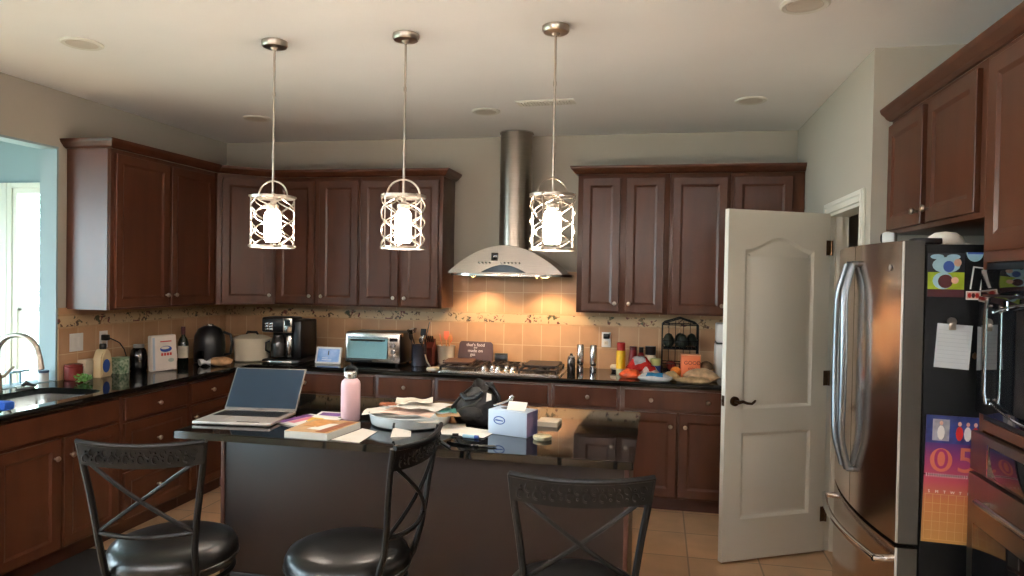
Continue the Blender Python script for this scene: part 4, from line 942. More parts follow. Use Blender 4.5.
t = thing('dark_canister', 'black canister with a grey lid, left of the flour bag', 'canister', put(-2.52,-1.25)); g = G(); g.lathe([(.05,0),(.055,.01),(.058,.10),(.048,.15),(.036,.165)], BLKG, seg=28); g.build('body', t); g = G(); g.lathe([(.034,.165),(.036,.168),(.036,.188),(0,.19)], mat('grey_lid', (150,148,144), .4), seg=24); g.build('lid', t)
t = thing('flour_bag', 'white paper flour bag with blue and red print, leaning slightly', 'bag', (-2.36,-1.20,Z+.004), pi/2-.42); t.rotation_euler = (0,-.03,pi/2-.48)
FB = mat('flour_paper', (226,214,204), .7, var=.04, scale=15)
g = G(); g.prism([(-.088,0.0),(.088,0.0),(.090,.10),(.086,.245),(.082,.252),(-.082,.252),(-.087,.245),(-.091,.10)], -.03, .03, FB, MX.Rotation(pi/2,4,'X'), bev=.008); g.build('body', t)
def decal(t, nm, pts, m, y=-.0312): 
    g = G(); k = len(pts); g.raw([(x,y,z) for x,z in pts], [tuple(range(k))], m); return g.build(nm, t, fixn=False)
decal(t, 'blue_emblem', ell(.01,.155,.042,.022,18), BLUE); decal(t, 'emblem_cutout', ell(.005,.163,.03,.010,16), FB, -.0318)  # paper-coloured oval cuts the printed blue emblem into a swoosh
for i, x in enumerate((-.018,.002,.022,.042)): decal(t, 'red_lettering', [(x-.008,.108),(x+.007,.106),(x+.009,.126),(x-.006,.128)], mat('coral_ink', (206,74,66), .6))
decal(t, 'printed_mark', ell(.045,.072,.022,.014,12), mat('pale_ink', (170,180,170), .6)); decal(t, 'side_stripe', [(-.083,.01),(-.068,.01),(-.068,.24),(-.083,.24)], mat('stripe_blue', (176,190,208), .6))
decal(t, 'printed_mark', [(-.03,.205),(.05,.205),(.05,.213),(-.03,.213)], mat('coral_ink', (206,74,66), .6))
t = thing('vinegar_bottle', 'short dark bottle between the flour bag and the wine bottle', 'bottle', put(-2.47,-.99)); g = G(); g.lathe([(.028,0),(.03,.005),(.03,.10),(.014,.13),(.012,.15)], BLKG, seg=20); g.build('body', t); g = G(); g.lathe([(.014,.15),(.014,.165),(0,.166)], DKGREY, seg=16); g.build('cap', t)
t = thing('wine_bottle', 'dark wine bottle with a cream label on the left counter', 'bottle', put(-2.42,-.90)); g = G(); g.lathe([(.034,0),(.038,.006),(.038,.17),(.03,.20),(.015,.225),(.0135,.27)], mat('dark_green_glass', (18,26,16), .06, spec=.8), seg=28); g.build('body', t)
g = G(); g.lathe([(.0135,.235),(.0155,.236),(.0155,.295),(0,.296)], mat('maroon_foil', (70,22,24), .4), seg=18); g.build('foil', t)
g = G(); P = [RD(-130+150*i/14) for i in range(15)]; g.raw([(.0386*cos(a),.0386*sin(a),.06) for a in P]+[(.0386*cos(a),.0386*sin(a),.15) for a in P], [(i,i+1,16+i,15+i) for i in range(14)], CREAM); g.build('label', t)
t = thing('countertop_appliance', 'black rounded upright appliance with a silver top button in the corner', 'appliance', put(-2.36,-.66))
g = G(); g.lathe([(.105,0),(.115,.01),(.118,.14),(.112,.21),(.085,.265),(.04,.29),(0,.293)], BLK, seg=36); g.build('body', t); g = G(); g.lathe([(.03,.286),(.03,.298),(.02,.303),(0,.303)], STEEL, seg=20); g.build('top_button', t)
g = G(); g.tube([(.10,.03,.24),(.15,.05,.22),(.165,.05,.15),(.15,.05,.07),(.11,.03,.06)], .011, BLK, 8); g.build('handle', t)
g = G(); g.box((-.02,-.122,.02),(.03,-.112,.10), BLKG, .004); g.build('front_panel', t)
t = thing('bread_bag', 'plastic-wrapped loaf lying in front of the black appliance', 'bread', put(-2.14,-.84), .6); BRD = mat('bread_crust', (206,160,120), .6, var=.25, scale=18)
g = G(); g.ball((0,0,.036), (.085,.05,.036), BRD, 3, .05); g.build('loaf', t); g = G(); g.tube([(-.07,0,.03),(-.10,.0,.03),(-.125,.01,.035),(-.15,.0,.03)], [.03,.012,.02,.028], mat('clear_wrap', (222,220,226), .15, var=.1, spec=.8), 9); g.build('wrapper_end', t)
t = thing('bread_crock', 'round cream enamel crock with a black-knobbed lid in the corner', 'crock', put(-2.115,-.455)); g = G(); g.lathe([(.125,0),(.135,.01),(.142,.165)], CREAM, seg=40); g.build('body', t); g = G(); g.lathe([(.15,.165),(.152,.178),(.15,.185),(.10,.205),(.04,.216),(0,.217)], CREAM, seg=40); l = g.build('lid', t); g = G(); g.tube([(-.05,0,.212),(-.04,0,.232),(.04,0,.232),(.05,0,.212)], .010, BLK, 8); g.build('handle', l)
# coffee maker
t = thing('coffee_maker', 'black dual coffee maker with a steel carafe and silver control panel', 'coffee maker', put(-1.805,-.38), .10); t.scale = (.86,1,1)
g = G(); g.box((-.19,-.20,0),(.17,.17,.035), BLK, .012); g.build('base', t)
g = G(); g.box((-.19,.0,.035),(.17,.17,.34), BLK, .015); g.box((.09,-.17,.035),(.17,.17,.34), BLK, .015); g.build('body', t)
g = G(); g.box((-.20,-.19,.245),(.10,.02,.365), BLK, .018); h_ = g.build('brew_head', t)
g = G(); g.box((.01,-.197,.245),(.095,-.188,.362), STEEL, .006); c = g.build('control_panel', t); g = G(); g.box((.028,-.200,.30),(.08,-.1972,.348), mat('lcd_screen', (40,52,54), .15)); g.build('display', c)
for i in range(3):
    for j in range(2): g = G(); g.box((-.165+.042*j,-.1925,.262+.022*i),(-.130+.042*j,-.189,.278+.022*i), CHROME, .002); g.build('button', t)
g = G(); g.lathe([(.058,0),(.07,.01),(.072,.10),(.06,.15),(.05,.17),(.05,.18)], mat('carafe_glass', (60,58,58), .06, .5, spec=.8), (-.075,-.10,.04), 28); g.tube([(-.145,-.13,.17),(-.175,-.15,.16),(-.175,-.15,.10),(-.145,-.13,.08)], .008, BLK, 8); g.build('glass_carafe', t)
g = G(); g.lathe([(.038,0),(.042,.006),(.042,.17),(.036,.18),(0,.18)], STEEL, (.045,-.12,.045), 26); g.build('steel_tumbler', t)
g = G(); g.box((-.18,-.205,.006),(.10,-.199,.022), CHROME, .002); g.build('base_trim', t)
# smart display
t = thing('smart_display', 'small white-framed smart display showing a blue screen', 'smart display', put(-1.45,-.46), .02)
g = G(MX.Rotation(-.28,4,'X')); g.prism(rrect(-.108,0,.108,.137,.012), -.006, .006, WHITE, MX.Rotation(pi/2,4,'X'), bev=.002); g.build('frame', t)
scr = mat('display_picture', (120,156,206), .2, emit=.12, rgb2=(180,196,220), var=.2, scale=9)
g = G(MX.Rotation(-.28,4,'X')); g.box((-.092,-.0072,.016),(.092,-.0063,.121), scr); s = g.build('screen', t)
g = G(MX.Rotation(-.28,4,'X')); g.box((-.004,-.0082,.07),(.004,-.0075,.105), INK); g.box((-.05,-.0082,.03),(.03,-.0075,.034), WHITE); g.box((-.05,-.0082,.045),(.0,-.0075,.048), WHITE); g.build('screen_marks', s)
g = G(); g.prism(rrect(-.07,.005,.07,.09,.03), 0, .012, mat('grey_fabric_base', (150,150,152), .8)); g.box((-.04,.02,.01),(.04,.045,.09), mat('grey_fabric_base', (150,150,152), .8), .01); g.build('stand', t)
# toaster oven
t = thing('toaster_oven', 'stainless steel toaster oven with a glass door and knobs on the right', 'toaster oven', put(-1.09,-.27), 0); t.scale = (1,1,1.12)
g = G(); g.box((-.225,-.14,.012),(.225,.17,.229), BLK, .012); g.box((-.228,-.142,.20),(.228,-.06,.232), STEEL, .01)
for x in (-.19,.19):
    for y in (-.11,.14): g.cyl((x,y,0),(x,y,.014), .012, BLK)
g.build('body', t)
g = G(); g.box((-.225,-.155,.02),(.228,-.141,.225), STEEL, .005); fp = g.build('front_frame', t)
g = G(); g.box((-.205,-.162,.05),(.13,-.156,.19), mat('oven_door_glass', (176,196,198), .08, .85, spec=.8)); d = g.build('door', t); d.data.transform(MX.Translation((0,-.176,.05)) @ MX.Rotation(-RD(6),4,'X') @ MX.Translation((0,.162,-.05)))
g = G(); g.box((-.205,-.163,.19),(.13,-.156,.202), CHROME); g.cyl((-.17,-.18,.178),(.10,-.18,.178), .008, BLK); g.cyl((-.15,-.18,.178),(-.15,-.16,.178), .006, BLK); g.cyl((.08,-.18,.178),(.08,-.16,.178), .006, BLK); g.build('handle', d)
for z in (.06,.10,.145): g = G(); g.cyl((.178,-.156,z),(.178,-.180,z), .016, CHROME, seg=18); g.build('knob', t)
g = G(); g.box((.145,-.1565,.172),(.21,-.1552,.195), BLKG); g.build('badge', t); g = G(); g.box((-.19,-.158,.024),(.0,-.156,.036), BLK); g.build('crumb_tray', t)
# utensil crocks
t = thing('utensil_crock', 'dark metal crock full of black and steel cooking utensils', 'utensil holder', put(-.735,-.33)); PG = mat('gunmetal', (64,64,74), .25, .6, var=.05)
g = G(); g.lathe([(.056,0),(.06,.005),(.06,.165),(.062,.17),(.056,.17),(.054,.02),(0,.02)], PG, seg=30); g.build('body', t)
def utensil(nm, lab, base, tip, head, m, hm=None):
    t = thing(nm, lab, 'utensil', base); d = V(tip)-V(base); g = G(); g.tube([(0,0,0), tuple(d*.5+V((.003,0,0))), tuple(d)], [.005,.0055,.005], m, 7); g.build('shaft', t)
    M = MX.Translation(d) @ d.to_track_quat('Z','Y').to_matrix().to_4x4(); g = G(M); k, a, b, c = head
    if k == 'ball': g.ball((0,0,c*.6), (a,b,c), hm or m, 2)
    if k == 'flat': g.prism([(-a*.5,0),(a*.5,0),(a,b*.3),(a,b),(-a,b),(-a,b*.3)], -c, c, hm or m, MX.Rotation(pi/2,4,'X'))
    if k == 'ladle': g.lathe([(0,-c*.5),(a*.6,-c*.35),(a,c*.3),(a*.94,c*.3),(a*.55,-c*.2),(0,-c*.3)], hm or m, (a*.6,0,c*.5), 16)
    if k == 'whisk':
        for i in range(5): th = pi*i/5; g.tube([(a*sin(pi*u)*cos(th), a*sin(pi*u)*sin(th), b*(1-cos(pi*u))/2) for u in [j/10 for j in range(11)]], .0015, hm or m, 4)
    if k == 'tong': g.tube([(a,0,0),(a*1.2,0,b*.5),(a*.3,0,b)], .004, hm or m, 6); g.tube([(-a,0,0),(-a*1.2,0,b*.5),(-a*.3,0,b)], .004, hm or m, 6)
    g.build('head', t)
zb = Z+.03
utensil('ladle', 'steel ladle leaning left in the dark crock', (-.74,-.33,zb), (-.785,-.36,Z+.255), ('ladle',.042,0,.05), STEEL)
utensil('spatula', 'black square spatula standing highest in the dark crock', (-.72,-.33,zb), (-.675,-.32,Z+.25), ('flat',.028,.10,.0025), BLK)
utensil('pasta_spoon', 'black pasta spoon at the left of the dark crock', (-.76,-.34,zb), (-.80,-.33,Z+.21), ('ball',.028,.012,.036), BLK)
utensil('tongs', 'steel tongs leaning right in the dark crock', (-.715,-.35,zb), (-.69,-.37,Z+.18), ('tong',.010,.07,0), STEEL)
utensil('serving_spoon', 'slotted steel spoon in the middle of the dark crock', (-.735,-.32,zb), (-.71,-.35,Z+.19), ('ball',.024,.008,.032), STEEL)
utensil('slotted_turner', 'black turner at the back of the dark crock', (-.73,-.31,zb), (-.725,-.27,Z+.22), ('flat',.024,.07,.002), BLK)
t = thing('knife_block', 'dark reddish wooden knife block between the two crocks', 'knife block', put(-.70,-.145)); g = G(); g.prism([(-.06,0),(.05,0),(.07,.13),(-.03,.20)], -.035, .035, mat('mahogany', (84,36,30), .4, var=.15), MX.Rotation(-pi/2,4,'Z') @ MX.Rotation(pi/2,4,'X')); g.build('body', t)
for i in range(4): g = G(); g.tube([(-.024+.016*i,-.0,.165),(-.024+.016*i,-.03,.225)], .006, BLK, 7); g.build('knife_handle', t)
t = thing('utensil_crock', 'white ceramic crock holding orange and wooden spatulas', 'utensil holder', put(-.585,-.088)); g = G(); g.lathe([(.058,0),(.064,.006),(.072,.14),(.076,.145),(.07,.145),(.06,.02),(0,.02)], CREAM, seg=32); g.build('body', t)
OR = mat('coral_silicone', (226,116,80), .4, var=.05); WD = mat('pale_wood', (206,150,100), .5, var=.1, scale=20)
utensil('spatula', 'coral silicone spatula standing left in the white crock', (-0.600,-0.090,zb), (-0.625,-0.100,Z+.175), ('flat',.02,.065,.003), WD, OR)
utensil('spatula', 'coral silicone spatula in the middle of the white crock', (-0.585,-0.090,zb), (-0.590,-0.070,Z+.19), ('flat',.022,.07,.003), WD, OR)
utensil('wooden_spoon', 'pale wooden spoon leaning right in the white crock', (-0.575,-0.090,zb), (-0.550,-0.110,Z+.19), ('ball',.02,.008,.03), WD)
utensil('wooden_spoon', 'coral-headed spoon at the back of the white crock', (-0.580,-0.080,zb), (-0.565,-0.050,Z+.175), ('ball',.022,.009,.032), WD, OR)
t = thing('spoon_rest', 'white scalloped spoon rest at the left of the cooktop', 'spoon rest', put(-.565,-.47), .2); g = G(); P = [(.055*(1+.15*cos(5*a))*cos(a), .045*(1+.15*cos(5*a))*sin(a)) for a in [2*pi*i/40 for i in range(40)]]; g.prism(P, 0, .012, CREAM, bev=.004); g.build('dish', t)
g = G(); g.tube([(-.03,.02,.016),(-.06,.05,.05),(-.08,.08,.10)], .006, NICK, 7); g.build('spoon', t)
# sign behind the cooktop
t = thing('kitchen_sign', 'dark brown rounded board with white handwriting, leaning on the tile', 'sign', (-.345,-.075,Z), 0); t.rotation_euler = (-.18,0,0)
g = G(); P = [(-.15,0),(.145,0),(.150,.09),(.142,.168),(.125,.183),(-.122,.186),(-.137,.170)]; g.prism(P, -.006, .006, mat('slate_brown', (76,52,52), .5, var=.1, scale=12), MX.Rotation(pi/2,4,'X'), bev=.002); g.build('board', t)
INKW = mat('chalk_white', (236,222,214), .7)
for s, z, sz, x in (("that's food",.156,.036,0),('and',.134,.02,0),('made on',.108,.036,0),('gas',.078,.034,-.02)): text('handwriting', s, sz, INKW, (x,-.0072,z), (pi/2,0,0), t, ext=.0003)
t = thing('grill_plate', 'dark wooden cutting plate laid over the left burners', 'board', (-.40,-.33,CT+.0455), .12); g = G(); g.prism(rrect(-.115,-.14,.115,.15,.03), 0.0005, .014, mat('dark_plate', (78,54,44), .45, var=.15), bev=.004); g.build('board', t); g = G(); g.box((-.13,-.02,.004),(-.115,.03,.012), mat('dark_plate', (78,54,44), .45)); g.build('grip', t)
t = thing('griddle', 'black flat griddle over the right burners of the cooktop', 'griddle', (.255,-.32,CT+.0455), 0); g = G(); g.prism(rrect(-.13,-.15,.13,.17,.02), .0005, .016, IRON, bev=.003); g.build('plate', t); g = G(); g.tube([(-.14,-.12,.012),(-.16,-.08,.014),(-.16,.0,.014),(-.14,.04,.012)], .006, NICK, 7); g.build('handle', t)
t = thing('spice_tin', 'small black tin standing behind the cooktop burners', 'tin', put(-.13,-.045)); g = G(); g.box((-.05,-.018,0),(.05,.018,.085), BLK, .004); g.build('body', t); g = G(); g.box((-.051,-.019,.085),(.051,.019,.092), DKGREY, .002); g.build('lid', t)
# mills
t = thing('spice_shaker', 'short steel shaker with a dark body right of the cooktop', 'shaker', put(.475,-.33)); g = G(); g.lathe([(.028,0),(.03,.005),(.03,.10),(.026,.112)], mat('smoked_steel', (90,82,78), .2, .8), seg=24); g.build('body', t); g = G(); g.lathe([(.028,.112),(.03,.118),(.026,.128),(.012,.134),(.012,.146),(0,.148)], CHROME, seg=22); g.build('top', t)
for x, y, lab in ((.535,-.26,'tall steel pepper mill, left one of the pair right of the cooktop'), (.635,-.27,'tall steel pepper mill, right one of the pair right of the cooktop')):
    t = thing('pepper_mill', lab, 'pepper mill', put(x,y), group='steel pepper mills'); g = G(); g.lathe([(.026,0),(.027,.004),(.026,.05),(.022,.054)], CHROME, seg=24); g.build('base', t); g = G(); g.lathe([(.023,.054),(.023,.066)], BLK, seg=24); g.build('collar', t); g = G(); g.lathe([(.026,.066),(.027,.07),(.027,.205),(.024,.21),(0,.21)], STEEL, seg=24); g.build('upper_body', t)
t = thing('small_dish', 'small white dish with a dark foot left of the yellow spray can', 'dish', put(.80,-.16)); g = G(); g.lathe([(.03,0),(.034,.018)], BLK, seg=20); g.build('foot', t); g = G(); g.lathe([(.034,.018),(.045,.03),(.04,.05),(.028,.055),(0,.05)], CREAM, seg=20, sx=1, sy=.8); g.build('bowl', t)
# cluster on the right
t = thing('spray_can', 'tall yellow spray can with a red cap', 'spray can', put(.845,-.31)); g = G(); g.lathe([(.032,0),(.034,.004),(.034,.045)], mat('can_pale', (206,200,170), .4, var=.1), seg=26); g.lathe([(.034,.045),(.034,.175),(.028,.185)], YEL, seg=26); g.build('body', t); g = G(); g.lathe([(.031,.178),(.031,.235),(.026,.24),(0,.24)], RED, seg=24); g.build('cap', t)
t = thing('hot_sauce_bottle', 'red bottle with a yellow label, left one behind the snack bags', 'bottle', put(.93,-.17)); g = G(); g.lathe([(.03,0),(.032,.005),(.032,.07)], YEL, seg=22); g.lathe([(.032,.07),(.032,.11),(.028,.155),(.026,.175)], mat('sauce_red', (140,30,36), .3), seg=22); g.build('body', t); g = G(); g.lathe([(.027,.175),(.028,.2),(0,.201)], mat('dark_cap', (92,24,28), .4), seg=20); g.build('cap', t)
t = thing('hot_sauce_bottle', 'slimmer dark red bottle right beside the yellow-labelled one', 'bottle', put(.99,-.15)); g = G(); g.lathe([(.026,0),(.028,.005),(.028,.12),(.015,.16)], mat('sauce_red', (140,30,36), .3), seg=22); g.build('body', t); g = G(); g.lathe([(.017,.155),(.018,.195),(0,.196)], BLK, seg=18); g.build('cap', t)
t = thing('supplement_bottle', 'white bottle with a wide black cap behind the red bag', 'bottle', put(1.06,-.15)); g = G(); g.lathe([(.04,0),(.042,.006),(.042,.12),(.034,.14)], CREAM, seg=26); g.build('body', t); g = G(); g.lathe([(.038,.14),(.04,.145),(.04,.205),(0,.206)], BLK, seg=26); g.build('cap', t)
t = thing('blue_canister', 'blue and pale green canister left of the iron basket', 'canister', put(1.10,-.27)); g = G(); g.lathe([(.036,0),(.038,.005),(.038,.075)], BLUE, seg=24); g.lathe([(.038,.075),(.038,.115),(0,.116)], mat('pale_lime', (190,196,130), .4), seg=24); g.build('body', t); g = G(); g.lathe([(.039,.115),(.039,.125),(0,.126)], mat('pale_lime', (190,196,130), .4), seg=24); g.build('lid', t)
def pillowbag(nm, lab, x, y, w, d, h, m, rz, seed, m2=None, tilt=0, cat='snack bag'):
    rnd = random.Random(seed); t = thing(nm, lab, cat, put(x,y), rz); g = G(); n = 12; vs = []; fs = []
    for s in (0, 1):
        for j in range(n+1):
            for i in range(n+1):
                u, v = i/n*2-1, j/n*2-1; k = max(0,(1-abs(u)**3)*(1-abs(v)**2.5)); e = 1-.05*sin(9*v+seed)
                zz = h*.4 + (h*.6*k*(1+.15*sin(6*u+seed)*cos(5*v)) if s else -h*.4*min(1,k*3)) + (rnd.uniform(-.003,.003) if k > 0 else 0)
                vs.append((u*w/2*e, v*d/2, max(.0005, zz+tilt*(u+1)*w/2)))
    K = n+1; O = K*K
    for j in range(n):
        for i in range(n): a = j*K+i; fs += [(a,a+K,a+K+1,a+1),(O+a,O+a+1,O+a+K+1,O+a+K)]
    g.raw(vs, fs, m); bmesh.ops.remove_doubles(g.bm, verts=g.bm.verts[:], dist=1e-5)
    if m2:
        g.mats.append(m2); g.bm.faces.ensure_lookup_table()
        for f in g.bm.faces:
            c = f.calc_center_median(); 
            if abs(c.x) < w*.28 and abs(c.y+.1*d) < d*.3 and f.normal.z > -.5: f.material_index = 1
    g.build('packet', t, ang=70)
    return t
FOIL = mat('crinkled_foil', (196,196,204), .2, .5, var=.2, scale=30)
pillowbag('chip_bag', 'red crinkled snack bag in front of the sauce bottles', .975, -.315, .17, .13, .12, mat('red_foil', (190,40,36), .25, var=.3, scale=14), .3, 3, FOIL, .25)
pillowbag('chip_bag', 'orange and red snack bag lying at the left of the heap', .925, -.45, .15, .12, .06, mat('orange_foil', (226,96,56), .3, var=.3, scale=16), -.3, 4)
pillowbag('chip_bag', 'blue and white snack packet lying at the counter front', 1.10, -.56, .23, .11, .055, mat('white_foil', (206,206,208), .25, var=.1, scale=20), -.15, 5, mat('cyan_foil', (60,140,190), .25, var=.3, scale=20))
pillowbag('candy_bag', 'small white and red candy bag leaning on the red snack bag', 1.06, -.43, .11, .10, .085, mat('candy_wrap', (214,190,184), .3, var=.35, scale=30), .5, 9, mat('red_foil', (190,40,36), .25, var=.3, scale=14), .1)
pillowbag('roll_bag', 'bag of small tan rolls right of the blue packet', 1.21, -.47, .10, .12, .06, mat('tan_wrap', (206,176,130), .35, var=.2, scale=25), .4, 6, cat='bread')
pillowbag('tortilla_bag', 'upper beige bag of flatbread at the right end of the counter', 1.42, -.455, .24, .13, .085, mat('beige_wrap', (198,164,128), .3, var=.25, scale=22), .1, 7, cat='bread')
pillowbag('tortilla_bag', 'lower beige bag of flatbread at the front right of the counter', 1.36, -.58, .24, .09, .04, mat('beige_wrap2', (180,150,112), .3, var=.3, scale=26), -.08, 8, cat='bread')
# tiered wire basket
t = thing('wire_fruit_basket', 'tall black wrought-iron arched fruit basket by the end of the counter', 'fruit basket', put(1.275,-.17))
g = G(); IR = BLKM
for y in (-.09,.09):
    g.tube([(-.13,y,0),(-.13,y,.38),(-.11,y,.395),(-.06,y,.41),(0,y,.43),(.06,y,.41),(.11,y,.395),(.13,y,.38),(.13,y,0)], .005, IR, 6)
    g.cyl((-.13,y,.38),(.13,y,.38), .004, IR, seg=6)
for x in (-.13,.13): g.cyl((x,-.09,.38),(x,.09,.38), .004, IR, seg=6); g.cyl((x,-.09,.01),(x,.09,.01), .004, IR, seg=6)
for x in (-.08,-.03,.03,.08): g.cyl((x,.09,.0),(x,.09,.40), .0025, IR, seg=6)
g.build('frame', t)
for z0 in (.03,.20):
    g = G()
    for zz, e in ((z0,.0),(z0+.06,.012)): g.tube([(-.12-e,-.085-e*.3,zz),(.12+e,-.085-e*.3,zz),(.12+e,.085,zz),(-.12-e,.085,zz)], .0035, IR, 6, True)
    for i in range(9): x = -.12+.03*i; g.tube([(x,-.088,z0+.06),(x,-.085,z0),(x,.085,z0),(x,.085,z0+.06)], .002, IR, 5)
    for i in range(5): y = -.07+.035*i; g.tube([(-.132,y,z0+.06),(-.12,y,z0),(.12,y,z0),(.132,y,z0+.06)], .002, IR, 5)
    g.build('tray', t)
AV = mat('avocado_skin', (28,34,24), .5, var=.4, scale=60, bump=.3)
avl = ['leftmost dark avocado in the upper tray of the iron basket','tallest dark avocado in the middle of the upper tray','dark avocado at the right of the upper tray','dark avocado at the front of the upper tray']
for i, (x, y, z) in enumerate(((-.082,.0,.243),(.002,.042,.243),(.088,.026,.243),(.018,-.044,.243))):
    t = thing('avocado', avl[i], 'avocado', (1.275+x,-.17+y,Z+z-.035), i*1.1, 'avocados in the iron basket'); g = G(); g.lathe([(0,0),(.026,.004),(.041,.024),(.042,.045),(.036,.07),(.022,.095),(.008,.102),(0,.103)], AV, seg=20); g.build('fruit', t); g = G(); g.cyl((0,0,.101),(0,0,.108), .004, BRONZE, seg=8); g.build('stem', t)
AP = mat('apple_red', (150,52,44), .35, var=.3, scale=12)
for i, (x, y, lab) in enumerate(((-.06,-.02,'red apple in the lower tray, behind the orange carton\'s left edge'),(.035,-.04,'red apple in the lower tray, near its middle'),(.085,.02,'red apple in the lower tray, at its right side'))):
    t = thing('apple', lab, 'apple', (1.275+x,-.17+y,Z+.036), 0, 'apples in the iron basket'); g = G(); g.lathe([(0,.006),(.018,.0),(.034,.014),(.039,.036),(.034,.056),(.018,.066),(0,.058)], AP, seg=20); g.build('fruit', t); g = G(); g.tube([(0,0,.058),(.003,0,.076)], .002, BRONZE, 5); g.build('stem', t)
OF = mat('orange_peel', (236,140,56), .5, var=.1, scale=80, bump=.2)
t = thing('orange', 'round orange left of the orange carton', 'orange', put(1.245,-.345)); g = G(); g.ball((0,0,.040), .040, OF, 3); g.build('fruit', t); g = G(); g.cyl((0,0,.079),(0,0,.083), .004, GREEN, seg=8); g.build('stem', t)
t = thing('snack_carton', 'bright orange carton with dark red lettering in front of the basket', 'carton', put(1.35,-.325), .06); OC = mat('orange_carton', (240,130,84), .5, var=.05, scale=8)
g = G(); g.box((-.068,-.04,0),(.068,.04,.165), OC, .003); g.build('body', t); g = G(); g.box((-.07,-.042,.165),(.07,.042,.172), mat('carton_edge', (250,170,130), .5), .002); g.build('lid', t)
for s, z, sz in (('GOOD',.112,.038),('mini',.072,.036)): text('lettering', s, sz, mat('dark_red_ink', (140,40,40), .6), (.01,-.0412,z), (pi/2,0,0), t, ext=.0003)
t = thing('coconut', 'round brown husk right of the orange carton', 'coconut', put(1.465,-.29)); g = G(); g.ball((0,0,.062), (.055,.055,.062), mat('husk_brown', (110,84,58), .8, var=.3, scale=50, bump=.5), 3); g.build('husk', t); g = G(); g.tube([(.056*cos(2*pi*i/24), .056*sin(2*pi*i/24), .062) for i in range(24)], .004, GOLDL, 6, True); g.build('rim', t)
t = thing('water_dispenser', 'tall white narrow appliance at the right end, beside the open door', 'appliance', put(1.615,-.21)); g = G(); g.box((-.085,-.08,0),(.085,.10,.25), WHITE, .012); g.build('lower_body', t); g = G(); g.box((-.08,-.075,.26),(.08,.10,.40), WHITE, .012); g.build('upper_body', t); g = G(); g.box((-.083,-.085,.25),(.083,.10,.26), DKGREY, .002); g.build('seam', t)

# ---------------------------------------------------------------- sink items
t = thing('kitchen_faucet', 'brushed nickel high-arc pull-down faucet with a side lever at the sink', 'faucet', put(-2.60,-2.29), 0)
g = G(); g.lathe([(.028,0),(.03,.004),(.026,.01),(.024,.05),(.022,.10),(.018,.115)], NICK, seg=22); g.build('base', t)
P = [(0,0,.10),(0,0,.24)]+[(.115-.115*cos(pi*i/14), .0+.045*i/14, .24+.095*sin(pi*i/14)) for i in range(1,15)]+[(.235,.046,.205)]
g = G(); g.tube(P, .015, NICK, 12); g.build('spout', t)
g = G(); g.tube([(.232,.046,.235),(.240,.047,.19),(.246,.048,.14)], [.014,.018,.020], NICK, 14); g.cyl((.246,.048,.14),(.247,.048,.135), .017, BLK); g.build('spray_head', t)
g = G(); g.tube([(.0,.018,.085),(.01,.04,.095),(.02,.065,.125),(.025,.085,.142)], [.012,.009,.008,.007], NICK, 8); g.build('lever', t)
SG = mat('sponge_blue', (50,104,214), .8, var=.1, scale=60)
t = thing('sponge_caddy', 'bright blue sponge cloth hanging over the sink divider', 'sponge', (-2.31,-2.555,CT-.035), .1); g = G(); g.box((-.07,-.03,0),(.07,.04,.045), SG, .012); g.build('sponge', t)
t = thing('dish_tray', 'clear-blue suction tray on the sunroom sill behind the faucet', 'tray', (-2.735,-2.02,OZ0), 0); g = G(); g.box((-.03,-.07,.075),(.03,.05,.088), SKY, .004); g.build('shelf', t); g = G(); g.cyl((-.02,-.04,0),(-.02,-.04,.076), .006, SKY); g.cyl((-.02,.03,0),(-.02,.03,.076), .006, SKY); g.build('post', t)
t = thing('soap_bottle', 'white squat bottle with a dark lid on the sill by the window jamb', 'bottle', (-2.70,-1.875,OZ0), 0); g = G(); g.lathe([(.028,0),(.03,.004),(.03,.05),(.026,.055)], WHITE, seg=22); g.build('body', t); g = G(); g.lathe([(.031,.055),(.031,.068),(0,.070)], mat('navy_lid', (50,66,92), .4), seg=22); g.build('lid', t)
t = thing('scrubber_dish', 'white soap dish with a small black scrubber beside the faucet', 'soap dish', put(-2.60,-2.10), .3); g = G(); g.lathe([(.04,0),(.055,.012),(.05,.012),(.038,.004),(0,.004)], WHITE, seg=26); g.build('dish', t); g = G(); g.tube([(-.02,0,.014),(.0,0,.03),(.03,0,.018),(.055,.01,.012)], [.012,.016,.008,.006], BLK, 8); g.build('scrubber', t)
t = thing('glass_pitcher', 'clear glass pitcher standing on the sill behind the faucet', 'pitcher', (-2.735,-2.20,OZ0), 0); GP = mat('clear_glass', (235,245,248), .03, trans=1, ior=1.3); g = G(); g.lathe([(0,0),(.045,0),(.05,.01),(.052,.17),(.048,.17),(.046,.012),(0,.008)], GP, seg=26); g.build('body', t); g = G(); g.tube([(0,-.05,.15),(0,-.085,.14),(0,-.085,.06),(0,-.05,.045)], .006, GP, 8); g.build('handle', t)

